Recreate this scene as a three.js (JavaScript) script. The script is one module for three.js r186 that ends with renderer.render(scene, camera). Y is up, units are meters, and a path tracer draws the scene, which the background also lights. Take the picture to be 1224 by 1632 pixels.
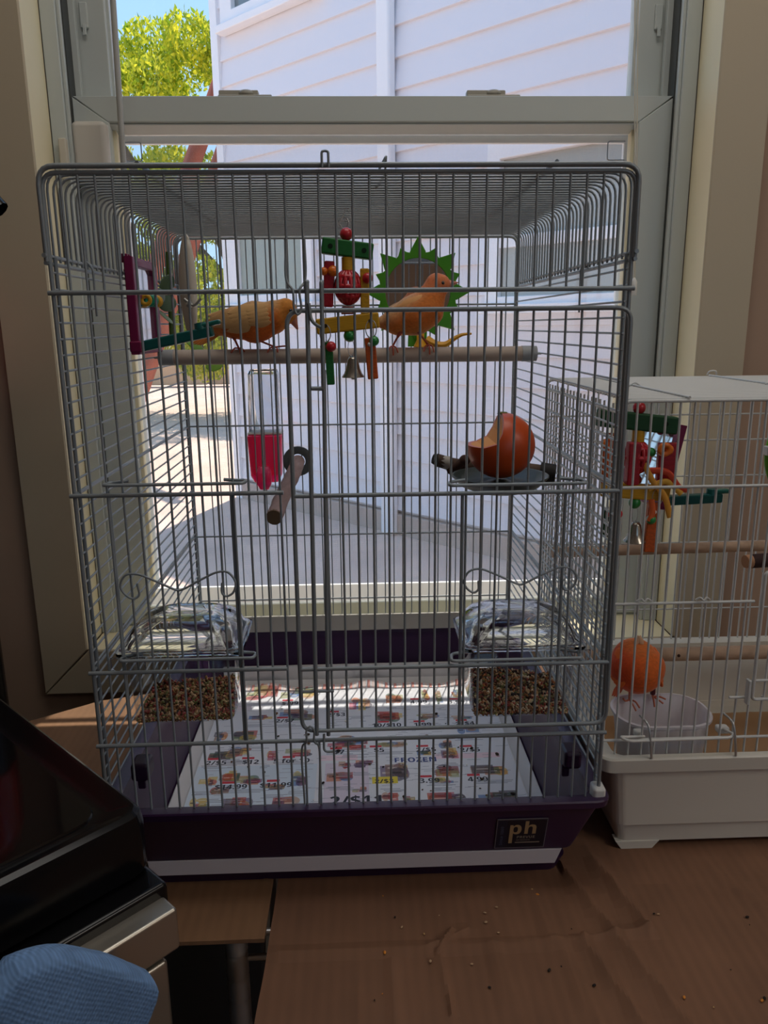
import * as THREE from 'three';
import { RoundedBoxGeometry } from 'three/addons/geometries/RoundedBoxGeometry.js';
import { mergeGeometries, mergeVertices, toCreasedNormals } from 'three/addons/utils/BufferGeometryUtils.js';
import { MarchingCubes } from 'three/addons/objects/MarchingCubes.js';
import { ImprovedNoise } from 'three/addons/math/ImprovedNoise.js';
import { RectAreaLightUniformsLib } from 'three/addons/lights/RectAreaLightUniformsLib.js';
import { Brush, Evaluator, SUBTRACTION, INTERSECTION } from 'three-bvh-csg';

// ---------- camera, sky, sun, unseen lamps, exposure ----------
const scene = new THREE.Scene();
const camera = new THREE.PerspectiveCamera(66.97, 1224 / 1632, 0.02, 200);
camera.rotation.order = 'YXZ';
camera.position.set(0.0076, 0.5544, 0.6395);
camera.rotation.set(-0.23636, -0.03388, -0.01001);
scene.add(camera);
const renderer = new THREE.WebGLRenderer({ antialias: true });
renderer.toneMapping = THREE.LinearToneMapping;
renderer.toneMappingExposure = 1.0;
renderer.shadowMap.enabled = true;
renderer.shadowMap.type = THREE.PCFSoftShadowMap;
RectAreaLightUniformsLib.init();
{
  const W = 64, H = 128, d = new Float32Array(W * H * 4);
  for (let j = 0; j < H; j++) {
    const e = Math.sin(((j + 0.5) / H - 0.5) * Math.PI), t = Math.min(1, Math.max(0, e) / 0.75);
    const k = Math.pow(t, 0.6);
    for (let i = 0; i < W; i++) {
      const o = (j * W + i) * 4;
      if (e < 0) { d[o] = 0.42; d[o + 1] = 0.40; d[o + 2] = 0.38; } else { d[o] = 0.60 - 0.36 * k; d[o + 1] = 0.86 - 0.36 * k; d[o + 2] = 1.06 - 0.14 * k; }
      d[o + 3] = 1;
    }
  }
  const sky = new THREE.DataTexture(d, W, H, THREE.RGBAFormat, THREE.FloatType);
  sky.mapping = THREE.EquirectangularReflectionMapping; sky.magFilter = sky.minFilter = THREE.LinearFilter; sky.needsUpdate = true;
  scene.background = sky; scene.backgroundIntensity = 1.3;
}
const sun = new THREE.DirectionalLight(new THREE.Color(1, 0.93, 0.81), 6.2);
sun.position.set(0.34 * 3, 2.42 * 3, -1 * 3); sun.target.position.set(0, 0, 0);
sun.shadow.camera.left = sun.shadow.camera.bottom = -12; sun.shadow.camera.right = sun.shadow.camera.top = 12; sun.shadow.camera.far = 40; sun.shadow.mapSize.set(4096, 4096);
scene.add(sun, sun.target);

const unseenLampColor = new THREE.Color(1, 0.96, 0.90), unseenLampSpots = [[1.78, 1.3, 0.62, 1.0, 4.8], [0.15, 0.0, 1.0, 0.6, 1.6]];  // unseen lamps: the right one lights the casing, the overhead one is added fill
for (const [x, z, w, d, power] of unseenLampSpots) { const lamp = new THREE.RectAreaLight(unseenLampColor, power, w, d); lamp.position.set(x, 1.70, z); lamp.lookAt(x, 0, z); scene.add(lamp); }

// ---------- helpers ----------
let seed = 7;
const rnd = () => { seed = (seed + 0x6D2B79F5) | 0; let t = Math.imul(seed ^ (seed >>> 15), 1 | seed); t = (t + Math.imul(t ^ (t >>> 7), 61 | t)) ^ t; return ((t ^ (t >>> 14)) >>> 0) / 4294967296; };
const rr = (a, b) => a + (b - a) * rnd();
const noise = new ImprovedNoise();
const V = (x, y, z) => new THREE.Vector3(x, y, z);
const used = {}, off = new Map();
function numbered(n) { const k = used[n] = (used[n] ?? -1) + 1; return k ? n + '_' + String(k).padStart(3, '0') : n; }
function tag(o, label, category, group, kind) { o.userData = { label, category }; if (group) o.userData.group = group; if (kind) o.userData.kind = kind; return o; }
// a thing whose parts are given in world coordinates (base = where it stands)
function thing(name, base, label, category, group, kind) {
  const o = new THREE.Group(); o.name = numbered(name); o.position.copy(base); scene.add(o); off.set(o, base.clone().negate());
  return tag(o, label, category, group, kind);
}
// a thing built in its own axes
function own(name, pos, label, category, group) { const o = thing(name, pos, label, category, group); off.set(o, V(0, 0, 0)); return o; }
function part(parent, name, geo, mat, pos, quat, label) {
  const m = new THREE.Mesh(geo, mat); m.name = name;
  if (pos) m.position.copy(pos); if (quat) m.quaternion.copy(quat);
  m.position.add(off.get(parent) ?? V(0, 0, 0)); parent.add(m); off.set(m, m.position.clone().negate().add(off.get(parent) ?? V(0, 0, 0)));
  if (label) m.userData.label = label;
  return m;
}
function sub(parent, name) { const o = new THREE.Group(); o.name = name; parent.add(o); off.set(o, off.get(parent)); return o; }
function copyOf(o, pos, label, rotY) { const c = o.clone(); c.name = numbered(o.name.replace(/_\d{3}$/, '')); c.userData = { ...o.userData, label }; c.position.copy(pos); if (rotY !== undefined) c.rotation.y = rotY; scene.add(c); return c; }
const box = (x0, x1, y0, y1, z0, z1, r = 0.002) => { const w = x1 - x0, h = y1 - y0, d = z1 - z0; const g = r > 0 ? new RoundedBoxGeometry(w, h, d, 1, Math.min(r, w / 2.01, h / 2.01, d / 2.01)) : new THREE.BoxGeometry(w, h, d); return g.translate((x0 + x1) / 2, (y0 + y1) / 2, (z0 + z1) / 2); };
const merge = (a) => mergeGeometries(a.map((g) => { const h = g.index ? g.toNonIndexed() : g; for (const k of Object.keys(h.attributes)) if (!['position', 'normal', 'uv'].includes(k)) h.deleteAttribute(k); return h; }));
const cyl = {};
const UP = V(0, 1, 0);
function rod(parent, name, a, b, r, mat, seg = 8) {
  const l = Math.round(a.distanceTo(b) * 2000) / 2000, k = r + '|' + l + '|' + seg;
  const g = cyl[k] ??= new THREE.CylinderGeometry(r, r, l, seg, 1);
  return part(parent, name, g, mat, a.clone().add(b).multiplyScalar(0.5), new THREE.Quaternion().setFromUnitVectors(UP, b.clone().sub(a).normalize()));
}
const rodGeo = (a, b, r0, r1 = r0, seg = 10) => { const g = new THREE.CylinderGeometry(r1, r0, a.distanceTo(b), seg, 1); g.applyQuaternion(new THREE.Quaternion().setFromUnitVectors(UP, b.clone().sub(a).normalize())); const c = a.clone().add(b).multiplyScalar(0.5); return g.translate(c.x, c.y, c.z); };
const tube = (pts, r, n = 40, seg = 8, closed = false) => new THREE.TubeGeometry(new THREE.CatmullRomCurve3(pts, closed, 'centripetal'), n, r, seg, closed);
// polyline with rounded corners as a tube
function bent(pts, R, r, seg = 8, closed = false) {
  const path = new THREE.CurvePath(), P = closed ? [...pts, pts[0], pts[1]] : pts; let prev = closed ? P[0].clone().lerp(P[1], 0.5) : P[0];
  const start = prev.clone();
  for (let i = 1; i < P.length - 1; i++) {
    const a = P[i].clone().add(P[i - 1].clone().sub(P[i]).setLength(R)), b = P[i].clone().add(P[i + 1].clone().sub(P[i]).setLength(R));
    path.add(new THREE.LineCurve3(prev, a)); path.add(new THREE.QuadraticBezierCurve3(a, P[i], b)); prev = b;
  }
  path.add(new THREE.LineCurve3(prev, closed ? start : P[P.length - 1]));
  const out = [], q = [];
  for (const c of path.curves) { const n = c.isLineCurve3 ? 1 : 5; for (let i = 0; i < n; i++) q.push(c.getPoint(i / n)); }
  q.push(path.curves[path.curves.length - 1].getPoint(1));
  // sweep a ring along the points
  const pos = [], idx = []; let nrm = null;
  for (let i = 0; i < q.length; i++) {
    const t = q[Math.min(i + 1, q.length - 1)].clone().sub(q[Math.max(i - 1, 0)]).normalize();
    if (!nrm) nrm = Math.abs(t.y) < 0.9 ? V(0, 1, 0) : V(1, 0, 0);
    nrm = nrm.clone().sub(t.clone().multiplyScalar(nrm.dot(t))).normalize(); const bn = t.clone().cross(nrm);
    for (let s = 0; s < seg; s++) { const a = (s / seg) * Math.PI * 2; const v = q[i].clone().addScaledVector(nrm, Math.cos(a) * r).addScaledVector(bn, Math.sin(a) * r); pos.push(v.x, v.y, v.z); }
    if (i) for (let s = 0; s < seg; s++) { const a = (i - 1) * seg + s, b = (i - 1) * seg + ((s + 1) % seg), c = i * seg + s, d = i * seg + ((s + 1) % seg); idx.push(a, b, c, b, d, c); }
  }
  const g = new THREE.BufferGeometry(); g.setAttribute('position', new THREE.Float32BufferAttribute(pos, 3)); g.setIndex(idx); g.computeVertexNormals();
  g.setAttribute('uv', new THREE.Float32BufferAttribute(new Float32Array(pos.length / 3 * 2), 2)); return g;
}
// rounded-rectangle rings stacked into a shell
function loft(rings, capA = true, capB = true, n = 5, crease = 0.7) {
  const pos = [], idx = [], m = 4 * (n + 1);
  for (const [y, x0, x1, z0, z1, r] of rings) for (let c = 0; c < 4; c++) for (let i = 0; i <= n; i++) {
    const a = (c + i / n) * Math.PI / 2, cx = c === 0 || c === 3 ? x1 - r : x0 + r, cz = c < 2 ? z1 - r : z0 + r;
    pos.push(cx + Math.cos(a) * r, y, cz + Math.sin(a) * r);
  }
  for (let k = 1; k < rings.length; k++) for (let i = 0; i < m; i++) { const a = (k - 1) * m + i, b = (k - 1) * m + (i + 1) % m, c = k * m + i, d = k * m + (i + 1) % m; idx.push(a, c, b, b, c, d); }
  const cap = (k, flip) => { for (let i = 1; i < m - 1; i++) flip ? idx.push(k * m, k * m + i, k * m + i + 1) : idx.push(k * m, k * m + i + 1, k * m + i); };
  if (capA) cap(0, true); if (capB) cap(rings.length - 1, false);
  const g = new THREE.BufferGeometry(); g.setAttribute('position', new THREE.Float32BufferAttribute(pos, 3)); g.setIndex(idx);
  const o = toCreasedNormals(g, crease); o.setAttribute('uv', new THREE.Float32BufferAttribute(new Float32Array(o.attributes.position.count * 2), 2)); return o;
}
const extrude = (pts, d, bevel = 0.0008, holes = []) => { const s = new THREE.Shape(pts.map((p) => new THREE.Vector2(p[0], p[1]))); for (const h of holes) s.holes.push(new THREE.Path(h.map((p) => new THREE.Vector2(p[0], p[1])))); return new THREE.ExtrudeGeometry(s, { depth: d, bevelEnabled: bevel > 0, bevelSize: bevel, bevelThickness: bevel, bevelSegments: 1 }); };
const lathe = (pts, n = 28) => new THREE.LatheGeometry(pts.map((p) => new THREE.Vector2(p[0], p[1])), n);
const ball = (r, x = 0, y = 0, z = 0, n = 16) => new THREE.SphereGeometry(r, n, Math.max(8, n * 0.75 | 0)).translate(x, y, z);
// fine grey noise maps
function noiseMap(size, fn, rep = 1, srgb = false) {
  const d = new Uint8Array(size * size * 4);
  for (let j = 0; j < size; j++) for (let i = 0; i < size; i++) { const c = fn(i / size, j / size), o = (j * size + i) * 4; const a = Array.isArray(c) ? c : [c, c, c]; d[o] = 255 * Math.min(1, Math.max(0, a[0])); d[o + 1] = 255 * Math.min(1, Math.max(0, a[1])); d[o + 2] = 255 * Math.min(1, Math.max(0, a[2])); d[o + 3] = 255; }
  const t = new THREE.DataTexture(d, size, size); t.wrapS = t.wrapT = THREE.RepeatWrapping; t.magFilter = THREE.LinearFilter; t.minFilter = THREE.LinearFilter; t.repeat.set(rep, rep); if (srgb) t.colorSpace = THREE.SRGBColorSpace; t.needsUpdate = true; return t;
}
const fbm = (x, y, z = 0) => 0.5 * noise.noise(x, y, z) + 0.25 * noise.noise(x * 2.1, y * 2.1, z + 5) + 0.13 * noise.noise(x * 4.3, y * 4.3, z + 9);
const M = (r, g, b, rough = 0.6, extra = {}) => new THREE.MeshPhysicalMaterial({ color: new THREE.Color().setRGB(r, g, b), roughness: rough, ...extra });
const H = (hex, rough = 0.6, extra = {}) => new THREE.MeshPhysicalMaterial({ color: new THREE.Color(hex), roughness: rough, ...extra });
const plasterBump = noiseMap(256, (u, v) => 0.5 + 0.6 * fbm(u * 22, v * 22));
const speckle = noiseMap(256, (u, v) => 0.82 + 0.35 * fbm(u * 9, v * 9, 3));
const woodMap = noiseMap(256, (u, v) => { const g = 0.5 + 0.5 * Math.sin(60 * v + 9 * fbm(u * 2, v * 6)); const k = 0.78 + 0.14 * g + 0.2 * fbm(u * 3, v * 40, 2); return [k, k * 0.97, k * 0.93]; });
const mat = {
  wall: H('#a98f7b', 0.85, { bumpMap: plasterBump, bumpScale: 0.0006 }),
  casing: H('#b9ad95', 0.5, { bumpMap: plasterBump, bumpScale: 0.0001 }),
  jamb: H('#e4dab8', 0.55),
  vinyl: H('#bcc2be', 0.38), vinylDark: H('#444643', 0.7), screenWhite: H('#e8e8e6', 0.5),
  glass: new THREE.MeshPhysicalMaterial({ color: 0xffffff, transmission: 1, thickness: 0, roughness: 0, ior: 1.45 }),
  grey: H('#949da2', 0.38, { metalness: 0.2 }), greyThick: H('#8f979b', 0.35, { metalness: 0.2 }),
  white: H('#dcdcd8', 0.4), purple: M(0.036, 0.011, 0.05, 0.42), purpleDark: M(0.025, 0.007, 0.03, 0.4),
  card: null, steel: H('#b9b3a6', 0.34, { metalness: 0.85 }), chrome: H('#c9cccd', 0.28, { metalness: 0.7 }),
  black: M(0.005, 0.005, 0.006, 0.2, { specularIntensity: 0.6 }), blackGlass: M(0.003, 0.003, 0.004, 0.06, { specularIntensity: 0.7 }),
};

// ---------- the room shell ----------
const struct = (name, geo, m, label, category) => { const o = new THREE.Mesh(geo, m); o.name = name; scene.add(o); return tag(o, label, category, null, 'structure'); };
const OX0 = -0.4262, OX1 = 0.5152, OY0 = 0.0573, OY1 = 1.42, ZF = -0.52, ZW = -0.535, ZE = -0.70;
{
  const g = extrude([[-1.7, -0.75], [2.3, -0.75], [2.3, 2.35], [-1.7, 2.35]], ZW - ZE, 0, [[[OX0 - 0.0125, OY0 - 0.019], [OX0 - 0.0125, OY1 + 0.0125], [OX1 + 0.0125, OY1 + 0.0125], [OX1 + 0.0125, OY0 - 0.019]]]).translate(0, 0, ZE);
  struct('wall_back', g, mat.wall, 'beige wall around the window, pinkish to the right of the casing', 'wall');
  struct('wall_left', box(-1.7, -1.6, -0.75, 1.85, ZW, 3.1, 0), mat.wall, 'beige side wall far left beyond the black stove', 'wall');
  struct('wall_right', box(2.2, 2.3, -0.75, 1.85, ZW, 3.1, 0), mat.wall, 'beige side wall right of the white cage, outside the picture', 'wall');
  struct('wall_front', extrude([[-1.7, -0.75], [2.3, -0.75], [2.3, 1.85], [-1.7, 1.85]], 0.1, 0, [[[0.7, 0.3], [0.7, 1.45], [2.15, 1.45], [2.15, 0.3]]]).translate(0, 0, 3.0), mat.wall, 'beige wall behind the viewer, opposite the window', 'wall');
  struct('floor', box(-1.7, 2.3, -0.77, -0.75, ZW, 3.1, 0), H('#6d533f', 0.55, { map: woodMap }), 'dark wooden floor deep under the shelf', 'floor');
  struct('ceiling', box(-1.7, 2.3, 1.75, 1.85, ZW, 3.1, 0), H('#e3ddd2', 0.9), 'plain off-white ceiling above the room', 'ceiling');
  struct('unseen_roof_eave', box(-3, 3.6, 2.2, 2.35, -1.244, ZE, 0.01), H('#d9d6d0', 0.7), 'unseen roof overhang outside above the window, placed to cut off the sun', 'roof');  // overhang out of view; its edge ends the sun patch on the cardboard
  unseenLampSpots.forEach(([x, z, w, d, power], i) => {  // glowing panels for the lamps out of view; the one over the cages is added
    const t = thing('unseen_ceiling_lamp', V(x, 1.75, z), i ? 'added fill lamp, out of view on the ceiling above the cages' : 'flat lamp out of view at the right behind the viewer, lighting the casing', 'lamp');
    part(t, 'unseen_lamp_frame', box(x - w / 2 - 0.02, x + w / 2 + 0.02, 1.712, 1.75, z - d / 2 - 0.02, z + d / 2 + 0.02, 0.006), mat.white);
    part(t, 'diffuser', box(x - w / 2, x + w / 2, 1.706, 1.714, z - d / 2, z + d / 2, 0.002), new THREE.MeshStandardMaterial({ color: 0xffffff, emissive: unseenLampColor, emissiveIntensity: 1.2 }));
  });
  // unseen second window behind the viewer, placed to light the casing and cage fronts
  const dr = thing('window_2', V(1.42, 0.3, 3.05), 'unseen second window behind the viewer, placed to light the cage fronts', 'window', null, 'structure');
  part(dr, 'frame', merge([box(0.7, 2.15, 1.39, 1.45, 3.01, 3.09), box(0.7, 2.15, 0.3, 0.38, 3.01, 3.09), box(0.7, 0.76, 0.38, 1.39, 3.01, 3.09), box(2.09, 2.15, 0.38, 1.39, 3.01, 3.09), box(1.4, 1.45, 0.38, 1.39, 3.01, 3.09)]), mat.vinyl);
  for (const x of [0.76, 1.45]) part(dr, 'pane', box(x, x + 0.64, 0.38, 1.39, 3.045, 3.05, 0), mat.glass);
  // picture-frame casing, mitred
  const cw = 0.073, d = 0.015, cz = ZF - d;
  const cas = (name, pts, label) => struct(name, extrude(pts, d - 0.002, 0.002).translate(0, 0, cz), mat.casing, label, 'window casing');
  const e = 0.0022;
  cas('trim_1', [[OX0 - e, OY0 + e], [OX0 - e, OY1 - e], [OX0 - cw, OY1 + cw - e], [OX0 - cw, OY0 - cw + e]], 'cream window casing board up the left side of the window');
  cas('trim_2', [[OX1 + e, OY0 + e], [OX1 + cw, OY0 - cw + e], [OX1 + cw, OY1 + cw - e], [OX1 + e, OY1 - e]], 'cream window casing board up the right side, above the white cage');
  cas('trim_3', [[OX0 - cw + e, OY0 - cw], [OX1 + cw - e, OY0 - cw], [OX1 - e, OY0 - e], [OX0 + e, OY0 - e]], 'cream window casing board along the bottom, mitred at its corner');
  cas('trim_4', [[OX0 + e, OY1 + e], [OX1 - e, OY1 + e], [OX1 + cw - e, OY1 + cw], [OX0 - cw + e, OY1 + cw]], 'cream window casing board over the head of the window');
}
// ---------- the window ----------
{
  const w = thing('window_1', V(0.045, OY0, -0.6), 'white vinyl double-hung window behind the cages with insect screen', 'window', null, 'structure');
  const jz1 = ZF + 0.0005, jz0 = -0.592, t = 0.012;
  part(w, 'jamb', box(OX0 - t, OX0, OY0, OY1, jz0, jz1 - 0.003, 0.001), mat.jamb); part(w, 'jamb', box(OX1, OX1 + t, OY0, OY1, jz0, jz1 - 0.003, 0.001), mat.jamb);
  part(w, 'jamb', box(OX0, OX1, OY1, OY1 + t, jz0, jz1 - 0.003, 0.001), mat.jamb);
  part(w, 'sill', box(OX0, OX1, OY0 - 0.018, OY0, -0.69, ZF - 0.001, 0.003), mat.jamb);
  // vinyl main frame with tracks
  for (const s of [0, 1]) {
    const X = (a) => s ? OX1 - a : OX0 + a, b = (a0, a1, y0, y1, z0, z1, r) => s ? box(X(a1), X(a0), y0, y1, z0, z1, r) : box(X(a0), X(a1), y0, y1, z0, z1, r);
    part(w, 'frame', merge([b(0, 0.0225, OY0, OY1, -0.698, -0.592, 0.002), b(0.0225, 0.033, 0.885, OY1, -0.652, -0.642, 0.001), b(0.0225, 0.0275, OY0, OY1, -0.601, -0.596, 0.001)]), mat.vinyl);
    part(w, 'track', b(0.0225, 0.0245, OY0, OY1, -0.69, -0.617, 0), mat.vinylDark);
  }
  part(w, 'frame', box(OX0, OX1, OY1 - 0.02, OY1, -0.698, -0.592), mat.vinyl);
  part(w, 'frame', merge([box(OX0 + 0.02, OX1 - 0.02, OY0 - 0.02, OY0 + 0.003, -0.69, -0.6225), box(OX0 - 0.02, OX1 + 0.02, OY0 - 0.05, OY0 - 0.012, -0.76, -0.69)]), mat.vinyl);
  // lower sash
  const LX0 = -0.4005, LX1 = 0.4925, gx0 = -0.352, gx1 = 0.443, z0 = -0.652, z1 = -0.62;
  const ls = sub(w, 'lower_sash');
  const mz = (pts, name = 'stile') => part(ls, name, extrude(pts, z1 - z0 - 0.004, 0.002).translate(0, 0, z0 + 0.002), mat.vinyl);
  const e = 0.0024;
  mz([[LX0, 0.063], [gx0, 0.063], [gx0, 0.849], [LX0, 0.885 - e]]); mz([[gx1, 0.063], [LX1, 0.063], [LX1, 0.885 - e], [gx1, 0.849]]);
  mz([[gx0 + 0.001, 0.849 + e], [gx1 - 0.001, 0.849 + e], [LX1 - e, 0.885], [LX0 + e, 0.885]], 'rail'); mz([[gx0 + e, 0.063], [gx1 - e, 0.063], [gx1 - e, 0.0915], [gx0 + e, 0.0915]], 'rail');
  // glazing beads, slanting back to the pane
  const bead = (p) => { const s = new THREE.Shape(p.map((q) => new THREE.Vector2(q[0], q[1]))); return s; };
  const beadH = (y, dir) => { const g = new THREE.ExtrudeGeometry(bead([[z1 - 0.003, y], [-0.643, y + dir * 0.02], [-0.65, y + dir * 0.02], [-0.65, y - dir * 0.004], [z1 - 0.003, y - dir * 0.004]]), { depth: gx1 - gx0, bevelEnabled: false }); g.rotateY(-Math.PI / 2); return g.translate(gx1, 0, 0).scale(1, 1, 1); };
  part(ls, 'bead', beadH(0.0915, 1.25), mat.screenWhite); part(ls, 'bead', beadH(0.847, -0.45), mat.vinyl);
  part(ls, 'bead', box(gx0 - 0.001, gx0 + 0.0075, 0.1, 0.847, -0.65, -0.634, 0.002), mat.jamb); part(ls, 'bead', box(gx1 - 0.0075, gx1 + 0.001, 0.1, 0.847, -0.65, -0.634, 0.002), mat.jamb);
  part(ls, 'pane', box(gx0, gx1, 0.1, 0.845, -0.6465, -0.6445, 0), mat.glass);
  // sash locks on the meeting rail
  for (const x of [-0.147, 0.225]) {
    const k = part(w, 'sash_lock', merge([box(x - 0.043, x + 0.037, 0.884, 0.890, -0.652, -0.628, 0.002), box(x - 0.043, x + 0.016, 0.889, 0.8985, -0.652, -0.637, 0.002), lathe([[0, 0], [0.012, 0], [0.012, 0.006], [0.009, 0.009], [0, 0.009]], 16).translate(x - 0.002, 0.889, -0.642)]), H('#9b988c', 0.45));
  }
  // upper sash
  const us = sub(w, 'upper_sash'), ux0 = -0.4015, ux1 = 0.4915, ug0 = -0.349, ug1 = 0.4405;
  part(us, 'stile', merge([box(ux0, ug0 - 0.004, 0.86, 1.4, -0.69, -0.656), box(ug0 - 0.006, ug0, 0.86, 1.4, -0.686, -0.664, 0.001)]), mat.vinyl); part(us, 'stile', merge([box(ug1 + 0.004, ux1, 0.86, 1.4, -0.69, -0.656), box(ug1, ug1 + 0.006, 0.86, 1.4, -0.686, -0.664, 0.001)]), mat.vinyl);
  part(us, 'rail', box(ug0, ug1, 0.852, 0.884, -0.69, -0.6555), mat.vinyl); part(us, 'rail', box(ug0, ug1, 1.365, 1.4, -0.69, -0.656), mat.vinyl);
  part(us, 'pane', box(ug0, ug1, 0.884, 1.365, -0.676, -0.674, 0), mat.glass);
  for (const x of [ux0 + 0.018, ux1 - 0.018]) part(us, 'tilt_latch', merge([box(x - 0.006, x + 0.006, 0.985, 1.02, -0.657, -0.652, 0.002), box(x - 0.002, x + 0.003, 0.975, 0.99, -0.653, -0.649, 0.001)]), mat.vinyl);
  // half screen with its frame, pull tabs and the mesh
  const sf = sub(w, 'screen');
  part(sf, 'screen_frame', merge([box(-0.366, 0.459, 0.836, 0.85, -0.704, -0.694), box(-0.366, 0.459, 0.066, 0.082, -0.704, -0.694), box(-0.366, -0.352, 0.08, 0.838, -0.704, -0.694), box(0.445, 0.459, 0.08, 0.838, -0.704, -0.694)]), mat.screenWhite);
  for (const [x, s] of [[-0.352, 1], [0.446, -1]]) part(sf, 'pull_tab', bent([V(x, 0.838, -0.692), V(x + s * 0.028, 0.838, -0.692), V(x + s * 0.028, 0.81, -0.692), V(x, 0.81, -0.692)], 0.004, 0.001, 6), H('#9aa0a4', 0.4));
  const g = []; const r = 0.00014;
  const cell = (x0, x1, y0, y1) => { const b = new THREE.BoxGeometry(x1 - x0, y1 - y0, r); b.translate((x0 + x1) / 2, (y0 + y1) / 2, -0.699); g.push(b); };
  for (let x = -0.352; x < 0.445; x += 0.0018) cell(x - r / 2, x + r / 2, 0.08, 0.838);
  for (let y = 0.082; y < 0.838; y += 0.0018) cell(-0.352, 0.445, y - r / 2, y + r / 2);
  const mesh = part(sf, 'insect_screen', mergeGeometries(g), H('#b9bcbf', 0.5)); mesh.userData.kind = 'stuff';
}
// ---------- outside ----------
struct('ground', box(-26, 9, -0.95, -0.78, -40, 16, 0), M(0.84, 0.60, 0.48, 0.9, { map: noiseMap(256, (u, v) => { const k = 0.86 + 0.3 * fbm(u * 8, v * 8, 1); return [k, k, k]; }, 10) }), 'pale pinkish concrete yard outside between the two houses', 'ground');
{
  const gw = thing('garden_wall', V(-6, -0.78, -17.6), 'low tan masonry wall along the far edge of the concrete yard', 'wall');
  for (let k = 0; k < 26; k++) part(gw, 'block', box(-16 + k * 0.7, -15.31 + k * 0.7, -0.73, -0.12 + rr(-0.02, 0.02), -17.8, -17.5, 0.03), k % 3 ? H('#c8a98a', 0.9) : H('#bf9d7f', 0.9));
  // the neighbour's house: local x along the wall to the near right, z out of the wall
  const h = own('neighbour_house', V(0.2815, -0.78, -4.2605), 'white clapboard house next door, filling most of the window', 'house');
  h.rotation.y = Math.atan2(-0.71115, 0.70304);
  const Y = (y) => y + 0.78, siding = H('#e2e1e6', 0.55), trim = H('#efeff1', 0.5), L = -1.747, R = 3.0;
  part(h, 'wall', box(L + 0.02, R, 0, Y(2.95), -3.5, -0.03, 0), siding);
  const plankG = new RoundedBoxGeometry(R - L - 0.06, 0.178, 0.022, 1, 0.003);
  for (let k = -16; k < 5; k++) { const p = part(h, 'siding_plank', plankG, siding, V((L + R) / 2 + 0.03, Y(2.045 + 0.166 * k + 0.083), -0.006)); p.rotation.x = -0.11; }
  part(h, 'corner_board', box(L - 0.015, L + 0.065, 0, Y(2.95), -0.1, 0.03, 0.004), trim);
  part(h, 'foundation', box(L - 0.02, R, -0.02, Y(-0.64), -0.3, 0.02, 0.01), H('#b9a69a', 0.9));
  part(h, 'downspout', box(-0.112, -0.006, 0, Y(2.95), 0.012, 0.075, 0.018), trim);
  const win = (x0, x1, y0, y1, rail, fw, paneMat) => {
    const f = part(h, 'window', extrude([[x0, Y(y0)], [x1, Y(y0)], [x1, Y(y1)], [x0, Y(y1)]], 0.05, 0.004, [[[x0 + fw, Y(y0) + fw * 0.75], [x0 + fw, Y(y1) - fw], [x1 - fw, Y(y1) - fw], [x1 - fw, Y(y0) + fw * 0.75]]]), trim);
    part(f, 'pane', box(x0 + fw * 0.8, x1 - fw * 0.8, Y(y0) + fw * 0.6, Y(y1) - fw * 0.8, 0.012, 0.018, 0), paneMat);
    part(f, 'sill', box(x0 - 0.03, x1 + 0.03, Y(y0) - 0.03, Y(y0) + 0.02, 0.0, 0.085, 0.006), trim);
    if (rail) part(f, 'rail', box(x0 + fw * 0.8, x1 - fw * 0.8, Y(rail), Y(rail) + 0.06, 0.016, 0.045, 0.003), trim);
  };
  const pm = H('#6f7879', 0.12, { clearcoat: 1, clearcoatRoughness: 0.03 }), pm2 = H('#9aa49b', 0.3), pm3 = H('#a3a59f', 0.25);
  win(-1.60, -0.62, 2.55, 2.93, 0, 0.12, pm); win(0.68, 1.56, 0.64, 1.47, 0.95, 0.075, pm3); win(-1.66, -0.74, 0.70, 1.36, 0, 0.1, pm2);
  // red-brown timbers leaning behind the corner
  const timber = H('#a5573f', 0.8, { map: woodMap });
  const b1 = thing('timber_beam', V(-2.9, -0.78, -7.2), 'red-brown timber leaning behind the white house corner, the longer upper one', 'beam');
  part(b1, 'beam', rodGeo(V(-2.75, -0.78, -7.2), V(-0.9, 3.35, -7.2), 0.085, 0.08, 4), timber);
  const b2 = thing('timber_beam', V(-2.4, -0.78, -6.6), 'shorter red-brown timber leaning close beside the white house corner', 'beam');
  part(b2, 'beam', rodGeo(V(-2.3, -0.78, -6.6), V(-1.0, 2.25, -6.6), 0.075, 0.07, 4), timber);
  // tree and shrubs: real leaves
  const leafG = (() => { const s = new THREE.Shape(); s.moveTo(0, 0); s.quadraticCurveTo(0.4, 0.35, 0, 1); s.quadraticCurveTo(-0.4, 0.35, 0, 0); const g = new THREE.ShapeGeometry(s, 3); const p = g.attributes.position; for (let i = 0; i < p.count; i++) p.setZ(i, 0.35 * Math.abs(p.getX(i)) - 0.12 * p.getY(i) ** 2); g.computeVertexNormals(); return g; })();
  const leafM = new THREE.MeshPhysicalMaterial({ color: 0xffffff, roughness: 0.9, transmission: 0.55, thickness: 0, side: THREE.DoubleSide, specularIntensity: 0.3 });
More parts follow.
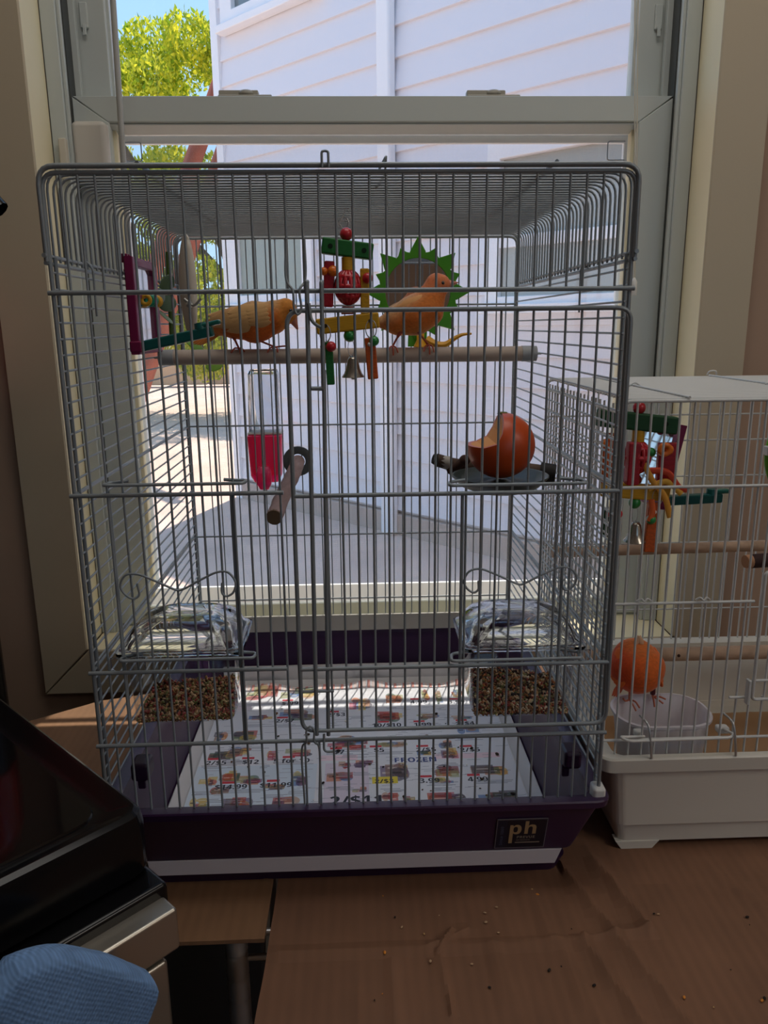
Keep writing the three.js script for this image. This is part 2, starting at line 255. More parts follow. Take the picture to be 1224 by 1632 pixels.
  function leafy(parent, blobs, n, size, c0, c1) {
    const m = new THREE.InstancedMesh(leafG, leafM, n), o = new THREE.Object3D(), c = new THREE.Color(), total = blobs.reduce((s, b) => s + b[3] ** 2, 0); let at = 0;
    for (const b of blobs) { const k = Math.round(n * b[3] ** 2 / total); for (let i = 0; i < k && at < n; i++, at++) {
      const d = V(rr(-1, 1), rr(-1, 1), rr(-1, 1)).normalize(), q = b[3] * (0.55 + 0.5 * Math.sqrt(rnd()));
      o.position.set(b[0] + d.x * q, b[1] + d.y * q * 0.8, b[2] + d.z * q); o.rotation.set(rr(-1.2, 1.2), rr(0, 6.3), rr(-1.2, 1.2)); o.scale.setScalar(size * rr(0.6, 1.25)); o.updateMatrix(); m.setMatrixAt(at, o.matrix);
      m.setColorAt(at, c.copy(c0).lerp(c1, rnd())); } }
    m.count = at; m.name = 'foliage'; m.userData.kind = 'stuff'; m.position.add(off.get(parent)); parent.add(m);
  }
  const bark = H('#5d5044', 0.9);
  const tr = thing('tree', V(-1.6, -0.78, -11.9), 'yellow-green leafy tree lit by the sun beyond the house corner', 'tree');
  part(tr, 'trunk', merge([tube([V(-1.6, -0.8, -11.9), V(-1.7, 1, -11.7), V(-2.2, 2.6, -11.5)], 0.12, 10), tube([V(-1.7, 1.0, -11.7), V(-2.7, 2.2, -11.2), V(-3.3, 3.2, -11)], 0.07, 8), tube([V(-1.75, 1.3, -11.6), V(-1.6, 2.6, -11.6), V(-1.6, 3.5, -11.8)], 0.07, 8)]), bark);
  const blobs = []; for (let i = 0; i < 96; i++) { const a = rr(0, 6.28), q = Math.sqrt(rnd()); const x = -2.35 + Math.cos(a) * q * 1.9, y = 2.2 + Math.sin(a) * q * 2.15 - Math.max(0, -(x + 2.5)) * 0.3; blobs.push([x, y, -11.5 + rr(-1, 1), rr(0.22, 0.46)]); }
  leafy(tr, blobs, 70000, 0.088, new THREE.Color().setRGB(0.22, 0.36, 0.02), new THREE.Color().setRGB(0.95, 0.86, 0.07));
  const shr = (x, z, r, y, label, ca, cb) => { const s = thing('shrub', V(x, -0.78, z), label, 'shrub'); part(s, 'stem', merge([0, 1, 2].map((k) => tube([V(x, -0.73, z), V(x + 0.2 * (k - 1), -0.2, z), V(x + 0.5 * (k - 1) * r, y, z)], 0.03, 8))), bark); const bl = []; for (let i = 0; i < 14; i++) bl.push([x + rr(-r, r), y + rr(-0.6, 0.8) * r, z + rr(-0.5, 0.5), rr(0.3, 0.5) * r]); leafy(s, bl, 3600, 0.14, ca, cb); };
  shr(-4.6, -13, 1.5, 0.9, 'darker green shrub low at the left beyond the yard', new THREE.Color().setRGB(0.10, 0.16, 0.03), new THREE.Color().setRGB(0.3, 0.34, 0.06));
  shr(-2.75, -6.6, 0.75, 0.45, 'dark olive bush close beyond the glass at the left, before the timbers', new THREE.Color().setRGB(0.10, 0.13, 0.03), new THREE.Color().setRGB(0.34, 0.32, 0.10));
  shr(-7.2, -14.5, 1.8, 1.2, 'pale olive shrub at the far left beyond the yard', new THREE.Color().setRGB(0.2, 0.24, 0.06), new THREE.Color().setRGB(0.4, 0.4, 0.12));
}

// ---------- cardboard, stove, shelf ----------
const TY = 0.022;
const flute = noiseMap(512, (u, v) => { const k = 0.86 + 0.03 * Math.sin(u * 6.2832 * 40) + 0.22 * fbm(u * 5, v * 5, 4) + 0.1 * fbm(u * 40, v * 6, 8); return [k, k, k]; });
const cardMat = H('#876149', 0.8, { map: flute, bumpMap: flute, bumpScale: 0.0008 });
mat.card = cardMat;
// a sheet of cardboard: outline clipped from a height-field grid, with a thickness
function sheet(x0, x1, z0, z1, nx, nz, inside, high, th = 0.004) {
  const pos = [], uv = [], idx = [], n = (nx + 1) * (nz + 1);
  for (const low of [0, 1]) for (let j = 0; j <= nz; j++) for (let i = 0; i <= nx; i++) { const [x, z] = inside(x0 + (x1 - x0) * i / nx, z0 + (z1 - z0) * j / nz); pos.push(x, TY + high(x, z) - low * th, z); uv.push(x * 2.4, z * 2.4); }
  const at = (i, j, l) => l * n + j * (nx + 1) + i;
  for (let j = 0; j < nz; j++) for (let i = 0; i < nx; i++) { idx.push(at(i, j, 0), at(i, j + 1, 0), at(i + 1, j, 0), at(i + 1, j, 0), at(i, j + 1, 0), at(i + 1, j + 1, 0)); idx.push(at(i, j, 1), at(i + 1, j, 1), at(i, j + 1, 1), at(i + 1, j, 1), at(i + 1, j + 1, 1), at(i, j + 1, 1)); }
  const side = (a, b) => idx.push(a, a + n, b, b, a + n, b + n);
  for (let i = 0; i < nx; i++) { side(at(i + 1, 0, 0), at(i, 0, 0)); side(at(i, nz, 0), at(i + 1, nz, 0)); }
  for (let j = 0; j < nz; j++) { side(at(0, j, 0), at(0, j + 1, 0)); side(at(nx, j + 1, 0), at(nx, j, 0)); }
  const g = new THREE.BufferGeometry(); g.setAttribute('position', new THREE.Float32BufferAttribute(pos, 3)); g.setAttribute('uv', new THREE.Float32BufferAttribute(uv, 2)); g.setIndex(idx); return toCreasedNormals(g, 0.9);
}
const ridge = (x, z, ax, az, bx, bz, w, hh) => { const dx = bx - ax, dz = bz - az, l2 = dx * dx + dz * dz, t = ((x - ax) * dx + (z - az) * dz) / l2, c = Math.min(1, Math.max(0, t)), d = Math.hypot(x - ax - c * dx, z - az - c * dz); return hh * Math.exp(-((d / w) ** 2)); };
const creases = [[0.19, -0.08, 0.27, 0.2, 0.005, 0.0032], [0.235, -0.06, 0.262, 0.058, 0.006, 0.0042], [0.262, 0.058, 0.2, 0.066, 0.0035, 0.0024], [0.2, 0.066, -0.07, 0.07, 0.004, 0.002], [0.07, 0.075, 0.075, 0.14, 0.0024, 0.0026], [0.085, 0.05, 0.072, 0.075, 0.0024, 0.003], [0.16, -0.03, 0.19, 0.17, 0.006, 0.0022], [0.12, 0.07, 0.13, 0.2, 0.006, 0.0018], [0.34, -0.05, 0.44, 0.16, 0.006, 0.002], [0.2, 0.07, 0.235, 0.2, 0.0048, 0.0034], [0.03, 0.08, 0.03, 0.2, 0.005, 0.0016], [0.4, 0.0, 0.48, 0.12, 0.005, 0.0016], [0.1, 0.05, 0.06, 0.072, 0.003, 0.002]];
{
  const t1 = sheet(0, 1, 0, 1, 300, 260, (u, v) => {
    const x = u < 0.75 ? -0.078 + 0.58 * u / 0.75 : 0.502 + 0.45 * (u - 0.75) / 0.25, z = v < 0.25 ? -0.5 + 0.43 * v / 0.25 : -0.07 + 0.33 * (v - 0.25) / 0.75;
    return [u === 0 ? -0.0785 - 0.02 * Math.max(0, z - 0.02) * (1 + 0.3 * Math.sin(z * 60)) : x, z];
  }, (x, z) => { if (z < -0.07) return 0; let h = 0.0008 * fbm(x * 9, z * 9); for (const c of creases) h += 1.6 * ridge(x, z, ...c); return h * Math.min(1, Math.max(0, (z - (x < 0.205 ? -0.02 : x < 0.26 ? -0.06 : -0.045)) / 0.03)); });
  const o1 = new THREE.Mesh(t1, cardMat); o1.name = numbered('cardboard_sheet'); scene.add(o1); tag(o1, 'large creased brown cardboard sheet under both cages, nearest the viewer', 'cardboard');
  const t2 = sheet(0, 1, 0, 1, 60, 60, (u, v) => {
    // left piece: slanting back edge, straight front edge, rounded right front corner
    const xr = -0.0835, xl = -0.50, bz = (x) => { const K = [[-0.7, -0.19], [-0.4515, -0.3645], [-0.377, -0.4165], [-0.313, -0.4349], [-0.24, -0.446], [0, -0.452]]; let i = 0; while (i < 4 && x > K[i + 1][0]) i++; return K[i][1] + (K[i + 1][1] - K[i][1]) * (x - K[i][0]) / (K[i + 1][0] - K[i][0]); }, x = xl + (xr - xl) * u; let fz = 0.052; if (x > -0.105) fz = 0.052; const z = bz(x) + (fz - bz(x)) * v; return [Math.max(x, z - 0.266), z]; }, (x, z) => 0.0004 * fbm(x * 12, z * 12) + ridge(x, z, -0.1, 0.05, -0.09, -0.03, 0.0022, 0.0012) + ridge(x, z, -0.35, -0.3, -0.27, -0.2, 0.003, 0.001));
  const o2 = new THREE.Mesh(t2, H('#926c4d', 0.8, { map: flute, bumpMap: flute, bumpScale: 0.0008 })); o2.name = numbered('cardboard_sheet'); scene.add(o2); tag(o2, 'smaller brown cardboard flap at the left beside the stove, sunlit at its far corner', 'cardboard');
  // seeds and husks that fell on the cardboard
  const sg = new THREE.SphereGeometry(1, 6, 4), sm = new THREE.InstancedMesh(sg, new THREE.MeshPhysicalMaterial({ color: 0xffffff, roughness: 0.8 }), 70), q = new THREE.Object3D(), c = new THREE.Color();
  for (let i = 0; i < 70; i++) { q.position.set(rr(0.0, 0.62), TY + 0.0016, rr(0.0, 0.17)); q.rotation.set(0, rr(0, 6), 0); const s = rr(0.0005, 0.0015); q.scale.set(s * 1.6, s * 0.7, s); q.updateMatrix(); sm.setMatrixAt(i, q.matrix); sm.setColorAt(i, c.set(['#1d130d', '#c9a36b', '#d98b35', '#b99a78'][(rnd() * 4) | 0])); }
  sm.name = 'scattered_seeds'; scene.add(sm); tag(sm, 'tiny seeds and husks scattered over the cardboard in front of the cages', 'seeds', null, 'stuff');
  // chrome wire shelf that carries the cardboard
  const sh = thing('wire_shelf', V(0.2, -0.75, -0.1), 'chrome wire shelving rack under the cardboard, one grooved post showing', 'shelf');
  for (const [x, z] of [[-0.112, 0.035], [0.9, 0.035], [-0.30, -0.425], [0.9, -0.425]]) {
    const pr = [[0, -0.75], [0.0105, -0.75]]; for (let y = -0.74; y < 0.008; y += 0.0254) pr.push([0.0105, y + 0.02], [0.0092, y + 0.021], [0.0092, y + 0.0244], [0.0105, y + 0.0254]);
    pr.push([0, 0.012]); part(sh, 'post', lathe(pr, 16).translate(x, 0, z), mat.chrome);
  }
  for (const z of [-0.425, 0.035]) for (const y of [0.0145, -0.013]) rod(sh, 'frame_wire', V(z < 0 ? -0.30 : -0.112, y, z), V(0.9, y, z), 0.003, mat.chrome);
  for (const x of [-0.112, 0.9]) rod(sh, 'frame_wire', V(x, 0.0145, -0.425), V(x, 0.0145, 0.035), 0.003, mat.chrome);
  for (let k = 1; k < 38; k++) rod(sh, 'shelf_wire', V(-0.112 + k * 0.0266, 0.0155, -0.425), V(-0.112 + k * 0.0266, 0.0155, 0.035), 0.0014, mat.chrome, 6);
  const bin = thing('storage_box', V(-0.25, -0.75, -0.16), 'dark grey-brown box standing under the shelf beside the stove', 'box');
  part(bin, 'body', box(-0.34, -0.138, -0.75, -0.08, -0.46, -0.30, 0.008), H('#4b443c', 0.6)); part(bin, 'lid', box(-0.345, -0.133, -0.08, -0.06, -0.465, -0.295, 0.006), H('#3c362f', 0.6));
}
{
  const s = own('stove', V(-0.1547, -0.6178, 0.1161), 'glossy black stove at the lower left with a brushed steel trim bar', 'stove');
  s.rotation.y = Math.PI / 4; s.scale.setScalar(0.8986); const Y = (y) => y + 0.75, b = (x0, x1, y0, y1, z0, z1, r) => box(x0, x1, Y(y0), Y(y1), z0, z1, r);
  part(s, 'body', b(-0.75, -0.012, -0.73, 0.1, -0.64, -0.01, 0.006), H('#2c2b29', 0.5));
  for (const [x, z] of [[-0.7, -0.05], [-0.06, -0.05], [-0.7, -0.6], [-0.06, -0.6]]) part(s, 'foot', new THREE.CylinderGeometry(0.018, 0.02, 0.03, 12).translate(x, -0.131, z), mat.black);
  part(s, 'base', box(-0.74, -0.02, -0.118, 0.03, -0.63, -0.03, 0.004), mat.black);
  const top = loft([[Y(0.104), -0.76, -0.001, -0.65, -0.001, 0.016], [Y(0.108), -0.762, 0.0, -0.652, 0.0, 0.016], [Y(0.148), -0.762, 0.0, -0.652, 0.0, 0.016], [Y(0.157), -0.76, -0.0015, -0.65, -0.002, 0.016], [Y(0.16), -0.757, -0.005, -0.647, -0.006, 0.015], [Y(0.1595), -0.753, -0.009, -0.643, -0.011, 0.014], [Y(0.1545), -0.744, -0.018, -0.634, -0.02, 0.016], [Y(0.1535), -0.734, -0.028, -0.624, -0.028, 0.018]], true, true, 6, 0.5);
  part(s, 'cooktop', top, mat.black);
  part(s, 'glass_panel', loft([[Y(0.15355), -0.733, -0.029, -0.623, -0.029, 0.018], [Y(0.1552), -0.732, -0.030, -0.622, -0.030, 0.018]], false, true, 6, 0.5), mat.blackGlass);
  part(s, 'control_panel', b(-0.757, 0.001, 0.058, 0.1, -0.05, 0.02, 0.005), mat.black);
  part(s, 'trim_bar', b(-0.757, -0.004, 0.049, 0.0885, -0.02, 0.04, 0.003), mat.steel);
  const door = part(s, 'oven_door', b(-0.757, -0.015, -0.55, 0.044, -0.02, 0.038, 0.004), mat.steel);
  part(door, 'oven_window', b(-0.62, -0.13, -0.4, -0.05, 0.034, 0.0405, 0.002), mat.blackGlass);
  const hd = part(s, 'handle', merge([rodGeo(V(-0.7, Y(0.045), 0.078), V(-0.07, Y(0.045), 0.078), 0.009), ...[-0.66, -0.11].map((x) => b(x - 0.01, x + 0.01, 0.036, 0.054, 0.035, 0.076, 0.003))]), mat.steel);
  part(s, 'drawer', b(-0.757, -0.015, -0.73, -0.56, -0.02, 0.036, 0.004), mat.steel);
  // towel over the handle
  const weave = noiseMap(256, (u, v) => { const a = Math.sin(u * 6.2832 * 44), c = Math.sin(v * 6.2832 * 44); const k = 0.7 + 0.16 * a * c + 0.25 * fbm(u * 60, v * 60, 2) + 0.16 * fbm(u * 5, v * 5); return [k, k, k]; });
  const towelM = H('#7fa8dc', 0.95, { map: weave, bumpMap: weave, bumpScale: 0.0015, sheen: 0.6, sheenRoughness: 0.7, sheenColor: new THREE.Color('#a9c6ea') });
  const tw = own('towel', V(-0.1547, 0.0562, 0.1161), 'light blue terry towel bunched over the stove front', 'towel'); tw.rotation.y = Math.PI / 4; tw.scale.setScalar(0.8986);
  const pos = [], uv = [], idx = [], nu = 60, nv = 60;
  const topY = (x) => { const k = -0.05 - x; return k < 0.1 ? 0.068 + 0.078 * Math.sin(Math.min(1, k / 0.1) * Math.PI / 2) : 0.146 - 0.02 * Math.min(1, (k - 0.1) / 0.1) - 0.02 * Math.sin(k * 20) ** 2 * 0.3; };
  for (let j = 0; j <= nv; j++) for (let i = 0; i <= nu; i++) {
    const u = i / nu, v = j / nv, x0 = -0.052 - 0.42 * u ** 1.2; const ty = topY(x0); let y, z;
    if (v < 0.2) { const k = v / 0.2; y = ty - 0.10 * (1 - k); z = 0.056 + 0.004 * k; } else if (v < 0.36) { const a = Math.PI * (v - 0.2) / 0.16; y = ty + 0.012 * Math.sin(a); z = 0.074 - 0.014 * Math.cos(a); } else { const k = (v - 0.36) / 0.64; y = ty - 0.36 * k; z = 0.088 + 0.02 * k + 0.008 * Math.sin(x0 * 50 + 1) * Math.min(1, k * 3); }
    const x = x0 - Math.max(0, ty - y) * 0.55 * (1 - u) + 0.003 * fbm(x0 * 30, y * 30); z += 0.003 * fbm(x0 * 25, y * 25, 7); pos.push(x, y, z); uv.push(x * 5.5, y * 5.5 + z * 3);
  }
  for (let j = 0; j < nv; j++) for (let i = 0; i < nu; i++) { const a = j * (nu + 1) + i; idx.push(a, a + 1, a + nu + 1, a + 1, a + nu + 2, a + nu + 1); }
  const tg = new THREE.BufferGeometry(); tg.setAttribute('position', new THREE.Float32BufferAttribute(pos, 3)); tg.setAttribute('uv', new THREE.Float32BufferAttribute(uv, 2)); tg.setIndex(idx); tg.computeVertexNormals();
  const back = tg.clone(); const bp = back.attributes.position, bn = back.attributes.normal; for (let i = 0; i < bp.count; i++) bp.setXYZ(i, bp.getX(i) - bn.getX(i) * 0.003, bp.getY(i) - bn.getY(i) * 0.003, bp.getZ(i) - bn.getZ(i) * 0.003);
  towelM.side = THREE.DoubleSide; part(tw, 'cloth', mergeGeometries([tg, back]), towelM);
  // assumed upright vacuum cleaner, out of view in the corner, placed to redden the cooktop
  const pot = thing('unseen_vacuum_cleaner', V(-0.605, -0.75, -0.42), 'red and black vacuum cleaner out of view but for its handle tip, reddening the cooktop', 'vacuum cleaner'), pl = (a) => lathe(a, 32).translate(-0.605, 0, -0.42);
  part(pot, 'floor_head', box(-0.72, -0.53, -0.75, -0.66, -0.52, -0.30, 0.02), mat.black);
  part(pot, 'dust_bin', pl([[0, -0.68], [0.07, -0.68], [0.08, -0.66], [0.085, -0.2], [0.085, 0.475], [0, 0.475]]), mat.black);
  part(pot, 'body', pl([[0, 0.475], [0.086, 0.475], [0.087, 0.48], [0.085, 0.58], [0.075, 0.615], [0, 0.62]]), M(0.5, 0.008, 0.012, 0.2, { clearcoat: 1, clearcoatRoughness: 0.05 }));
  part(pot, 'cap', pl([[0.074, 0.618], [0.05, 0.64], [0.02, 0.65], [0.014, 0.66], [0.02, 0.675], [0, 0.68]]), mat.black);
  part(pot, 'handle', tube([V(-0.555, 0.60, -0.37), V(-0.53, 0.70, -0.35), V(-0.45, 0.735, -0.345), V(-0.405, 0.69, -0.34)], 0.011, 24, 10), mat.black);
}

// ---------- the tall grey cage ----------
const HW = 0.2285, D = 0.456, YT = 0.6725, YB = 0.121, DX = 0.457 / 35;
{
  const c = thing('bird_cage', V(0, TY, -D / 2), 'tall grey wire bird cage on a purple plastic tray, standing before the window', 'bird cage');
  const r = 0.00105, R = 0.0019;
  const frameRect = (p, z, x0, x1, y0, y1, rad = R, name = 'frame', rc = 0.012) => part(p, name, bent([V(x0, y0, z), V(x0, y1, z), V(x1, y1, z), V(x1, y0, z)], rc, rad, 8, true), mat.greyThick);
  const hor = (p, y, x0, x1, z, rad = R) => rod(p, 'rail', V(x0, y, z), V(x1, y, z), rad, mat.greyThick);
  const wire = (p, x, y0, y1, z, rad = r) => rod(p, 'wire', V(x, y0, z), V(x, y1, z), rad, mat.grey, 7);
  const feederWindow = [[-0.2015, -0.0992], [0.0958, 0.1838]];
  // front: everything but the door
  const f = sub(c, 'front_panel');
  part(f, 'frame', bent([V(-HW, YB, 0), V(-HW, YT - 0.003, 0), V(HW, YT - 0.003, 0), V(HW, YB, 0)], 0.012, R), mat.greyThick);
  hor(f, 0.5815, -HW - 0.003, HW + 0.003, 0.003); hor(f, 0.189, -HW - 0.003, HW + 0.003, 0.003); hor(f, 0.4192, -HW - 0.003, -0.055, 0.003); hor(f, 0.2599, -HW - 0.003, -0.058, 0.003);
  for (let k = 1; k < 35; k++) {
    const x = -HW + k * DX + 0.0008; const thick = k === 14 ? 1.5 : 1;
    if (x < -0.052) wire(f, x, YB, YT - 0.003, 0, r * thick); else { wire(f, x, 0.5815, YT - 0.003, 0); wire(f, x, YB, 0.189, 0); }
  }
  for (const x of feederWindow[0]) wire(f, x, 0.189, 0.4192, -0.002, 0.0017);
  // guide rods with hooks beside the door, latch loop, clips
  part(f, 'guide_rod', bent([V(-0.0335, 0.196, 0.006), V(-0.0297, 0.588, 0.006), V(-0.0297, 0.5885, 0.0)], 0.0002, 0.0019), mat.greyThick);
  part(f, 'guide_rod', bent([V(-0.0285, 0.5055, 0.006), V(-0.0190, 0.5052, 0.006), V(-0.0182, 0.588, 0.006), V(-0.0182, 0.5885, 0.0)], 0.002, 0.0018), mat.greyThick);
  part(f, 'guide_rod', bent([V(-0.0182, 0.52, 0.0045), V(-0.0232, 0.1945, 0.0045)], 0.002, 0.0018).clone(), mat.greyThick);
  part(f, 'hook', bent([V(-0.0285, 0.572, 0.008), V(-0.0272, 0.558, 0.008), V(-0.02, 0.5535, 0.008)], 0.005, 0.0014), mat.greyThick);
  part(f, 'latch', tube([V(-0.0447, 0.6208, 0.004), V(-0.0455, 0.5892, 0.005), V(-0.0408, 0.5819, 0.008), V(-0.0399, 0.5672, 0.008), V(-0.0372, 0.5632, 0.008), V(-0.0346, 0.5672, 0.008), V(-0.0353, 0.5824, 0.008), V(-0.0312, 0.589, 0.005), V(-0.0306, 0.6207, 0.004)], 0.0010, 60, 7), mat.grey);
  for (const [px, top] of [[-0.0392, 0.2058]]) part(f, 'clip', tube([V(px - 0.0078, 0.124, 0.003), V(px - 0.0078, 0.184, 0.004), V(px - 0.0036, 0.1905, 0.008), V(px - 0.0034, 0.202, 0.008), V(px, 0.2058, 0.008), V(px + 0.0034, 0.202, 0.008), V(px + 0.0032, 0.1905, 0.008), V(px + 0.0068, 0.184, 0.004), V(px + 0.0058, 0.124, 0.003)], 0.0010, 70, 7), mat.grey);
  part(f, 'clip', bent([V(-0.0272, 0.196, 0.005), V(-0.0276, 0.179, 0.006), V(-0.0195, 0.179, 0.006)], 0.004, 0.0011), mat.grey);
  // cup bars
  const cup = (x0, x1, y, z1) => part(f, 'cup_bar', bent([V(x0 + 0.018, y + 0.001, -z1 * 0.3), V(x0 + 0.002, y, -0.004), V(x0, y, 0.0065), V(x1, y, 0.0065), V(x1 + 0.001, y, -0.004), V(x1 - 0.018, y + 0.001, -z1 * 0.3)], 0.004, 0.0015), mat.grey);
  cup(-0.203, -0.0873, 0.4285, 0.02); cup(-0.2035, -0.0866, 0.2725, 0.02);
  const scroll = (p, pts) => part(p, 'scroll_wire', tube(pts.map((q) => V(q[0] / 1000, q[1] / 1000, 0.0035)), 0.001, 110, 7), mat.grey);
  scroll(f, [[-182.5, 342], [-182, 331], [-187, 328.5], [-193, 332], [-197, 340], [-192, 349.5], [-182, 350.5], [-165, 343], [-150, 335.6], [-147, 335.2], [-143, 336.5], [-128, 344.5], [-113, 351], [-105, 350.5], [-99, 341], [-102, 331.5], [-108, 329], [-111, 332], [-110.5, 341]]);
  // the big door on the right
  const d = sub(c, 'door'), dz = 0.0055;
  frameRect(d, dz, -0.0465, HW + 0.001, 0.200, 0.5665, R);
  hor(d, 0.4165, -0.0465, HW, dz, R); hor(d, 0.2599, -0.0465, HW, dz, R);
  rod(d, 'rail', V(-0.046, 0.2385, dz), V(-0.017, 0.2385, dz), 0.0013, mat.greyThick);
  for (let k = 15; k < 35; k++) { const x = -HW + k * DX + 0.0008; if (k > 15) wire(d, x, 0.200, 0.5665, dz - 0.002); }
  for (const x of feederWindow[1]) wire(d, x, 0.200, 0.4165, dz - 0.003, 0.0016);
  scroll(d, [[110.5, 338], [110.5, 330], [107, 327.5], [102, 330], [98, 337], [102, 346.5], [111, 349], [125, 344], [144, 334.8], [147.5, 333.8], [151, 335], [168, 343.5], [182, 349], [190, 348], [196.5, 340], [193.5, 331], [187.5, 328], [184.5, 331], [184.5, 338]]);
  const cup2 = (x0, x1, y) => part(d, 'cup_bar', bent([V(x0 + 0.018, y + 0.001, -0.008), V(x0 + 0.002, y, -0.004), V(x0, y, 0.0105), V(x1, y, 0.0105), V(x1 + 0.001, y, -0.004), V(x1 - 0.018, y + 0.001, -0.008)], 0.004, 0.0015), mat.grey);
  cup2(0.0835, 0.1989, 0.4245); cup2(0.0867, 0.2028, 0.2668);
  // back
  const b = sub(c, 'back_panel');
  part(b, 'frame', bent([V(-HW, YB, -D), V(-HW, YT - 0.003, -D), V(HW, YT - 0.003, -D), V(HW, YB, -D)], 0.012, R), mat.greyThick);
  for (const y of [0.5815, 0.4192, 0.2586, 0.16]) hor(b, y, -HW, HW, -D + 0.002, 0.0013);
  for (let k = 1; k < 35; k++) wire(b, -HW + k * DX, YB, YT - 0.003, -D, 0.0009);
  // sides
  for (const s of [-1, 1]) {
    const p = sub(c, 'side_panel'), x = s * HW;
    for (const z of [-0.011, -D + 0.009]) rod(p, 'post', V(x, YB, z), V(x, 0.609, z), R * 0.95, mat.greyThick);
    for (const y of [0.4192, 0.2599]) rod(p, 'rail', V(x + s * 0.001, y, -D), V(x + s * 0.001, y, 0), 0.0016, mat.greyThick);
    for (let k = 0; k < 37; k++) rod(p, 'wire', V(x, 0.5972 - k * 0.01276, -D), V(x, 0.5972 - k * 0.01276, 0), 0.001, mat.grey, 7);
    rod(p, 'rail', V(x + s * 0.002, 0.604, -D), V(x + s * 0.002, 0.604, 0.004), 0.0017, mat.greyThick);
    part(p, 'clip', bent([V(x + s * 0.004, 0.603, s < 0 ? -0.09 : -0.13), V(x + s * 0.002, 0.613, s < 0 ? -0.09 : -0.13), V(x - s * 0.003, 0.606, s < 0 ? -0.092 : -0.132), V(x - s * 0.002, 0.565, s < 0 ? -0.094 : -0.134)], 0.003, 0.001), mat.grey);
    part(p, 'foot_clip', box(x - 0.006, x + 0.006, 0.117, 0.132, -0.010, 0.006, 0.003), mat.white);
    part(p, 'tray_clip', merge([box(x - s * 0.017 - 0.006, x - s * 0.017 + 0.012, 0.126, 0.145, -0.06, -0.036, 0.004), box(x - s * 0.02 - 0.004, x - s * 0.02 + 0.004, 0.116, 0.13, -0.056, -0.04, 0.002)]), mat.purpleDark);
  }
  // top: wires run across and bend down both sides
  const t = sub(c, 'top_panel'), XO = HW + 0.0012;
  const g = bent([V(-XO, 0.606, 0), V(-XO, YT, 0), V(XO, YT, 0), V(XO, 0.606, 0)], 0.014, 0.00105, 7), gF = bent([V(-XO - 0.0005, 0.605, 0), V(-XO - 0.0005, YT + 0.0015, 0), V(XO + 0.0005, YT + 0.0015, 0), V(XO + 0.0005, 0.605, 0)], 0.013, 0.0021, 8);
  for (let k = 1; k < 35; k++) part(t, 'wire', g, mat.grey, V(0, 0, -D * k / 35));
  part(t, 'frame', gF, mat.greyThick, V(0, 0, 0.002)); part(t, 'frame', gF, mat.greyThick, V(0, 0, -D - 0.002));
  for (const s of [-1, 1]) { rod(t, 'rail', V(s * (XO + 0.001), 0.6095, -D - 0.003), V(s * (XO + 0.001), 0.6095, 0.006), 0.0018, mat.greyThick); rod(t, 'support_rod', V(s * 0.16 + 0.005, YT + 0.0035, -D - 0.002), V(s * 0.16 + 0.005, YT + 0.0035, 0.003), 0.0016, mat.greyThick); }
  part(t, 'loop', bent([V(-0.0155, 0.672, 0.004), V(-0.0155, 0.6835, 0.004), V(-0.0105, 0.6835, 0.004), V(-0.0105, 0.672, 0.004)], 0.002, 0.001), mat.grey);
  part(t, 'loop', bent([V(0.028, 0.672, -0.01), V(0.034, 0.6825, -0.01), V(0.035, 0.678, -0.06), V(0.028, 0.672, -0.09)], 0.002, 0.001), mat.grey);
  // purple tray with its pull-out drawer
  const tr = part(c, 'tray', loft([[TY, -0.202, 0.202, -0.425, -0.0255, 0.012], [0.0395, -0.2075, 0.2075, -0.432, -0.0195, 0.012], [0.0395, -0.207, 0.207, -0.432, -0.045, 0.012], [0.0565, -0.2125, 0.2125, -0.44, -0.045, 0.012], [0.0565, -0.2135, 0.2135, -0.441, -0.0125, 0.012], [0.116, -0.2325, 0.2325, -0.462, 0.0065, 0.012], [0.1165, -0.238, 0.238, -0.4685, 0.0125, 0.014], [0.1225, -0.2385, 0.2385, -0.469, 0.013, 0.014], [0.124, -0.2375, 0.2375, -0.468, 0.012, 0.013], [0.1235, -0.2325, 0.2325, -0.462, 0.0065, 0.012], [0.119, -0.2245, 0.2245, -0.452, -0.0055, 0.012], [0.105, -0.2235, 0.2235, -0.452, -0.0065, 0.012], [0.097, -0.2195, 0.2195, -0.45, -0.0105, 0.012], [0.048, -0.2085, 0.2085, -0.428, -0.024, 0.012], [0.040, -0.2075, 0.2075, -0.427, -0.027, 0.012], [0.0265, -0.205, 0.205, -0.424, -0.05, 0.012], [0.0262, -0.201, 0.201, -0.42, -0.06, 0.012]], true, true, 5, 0.5), mat.purple);
  part(tr, 'rear_lip', box(-0.232, 0.232, 0.1105, 0.136, -0.4515, -0.4475, 0.0018), H('#b9b6ac', 0.4), null, null, 'pale strip along the rear rim');
  const dr = part(c, 'drawer', loft([[0.028, -0.196, 0.196, -0.418, -0.03, 0.01], [0.045, -0.2065, 0.2065, -0.4255, -0.0275, 0.01], [0.0455, -0.2055, 0.2055, -0.4245, -0.0285, 0.01], [0.0335, -0.1945, 0.1945, -0.411, -0.034, 0.01]], true, true, 4, 0.5), H('#d6d5d6', 0.4));
  part(dr, 'drawer_front', extrude([[-0.1985, 0.0405], [0.1935, 0.0405], [0.1995, 0.0555], [-0.2005, 0.0555]], 0.012, 0.0006).translate(0, 0, -0.0245), H('#d4d0d6', 0.4)); 
  part(dr, 'rear_wall', box(-0.196, 0.196, 0.0335, 0.067, -0.4275, -0.4235, 0.0015), H('#c9c9cb', 0.45));
  // maker's label on the tray's sloping front
  const cv = document.createElement('canvas'); cv.width = 512; cv.height = 336; const x = cv.getContext('2d');
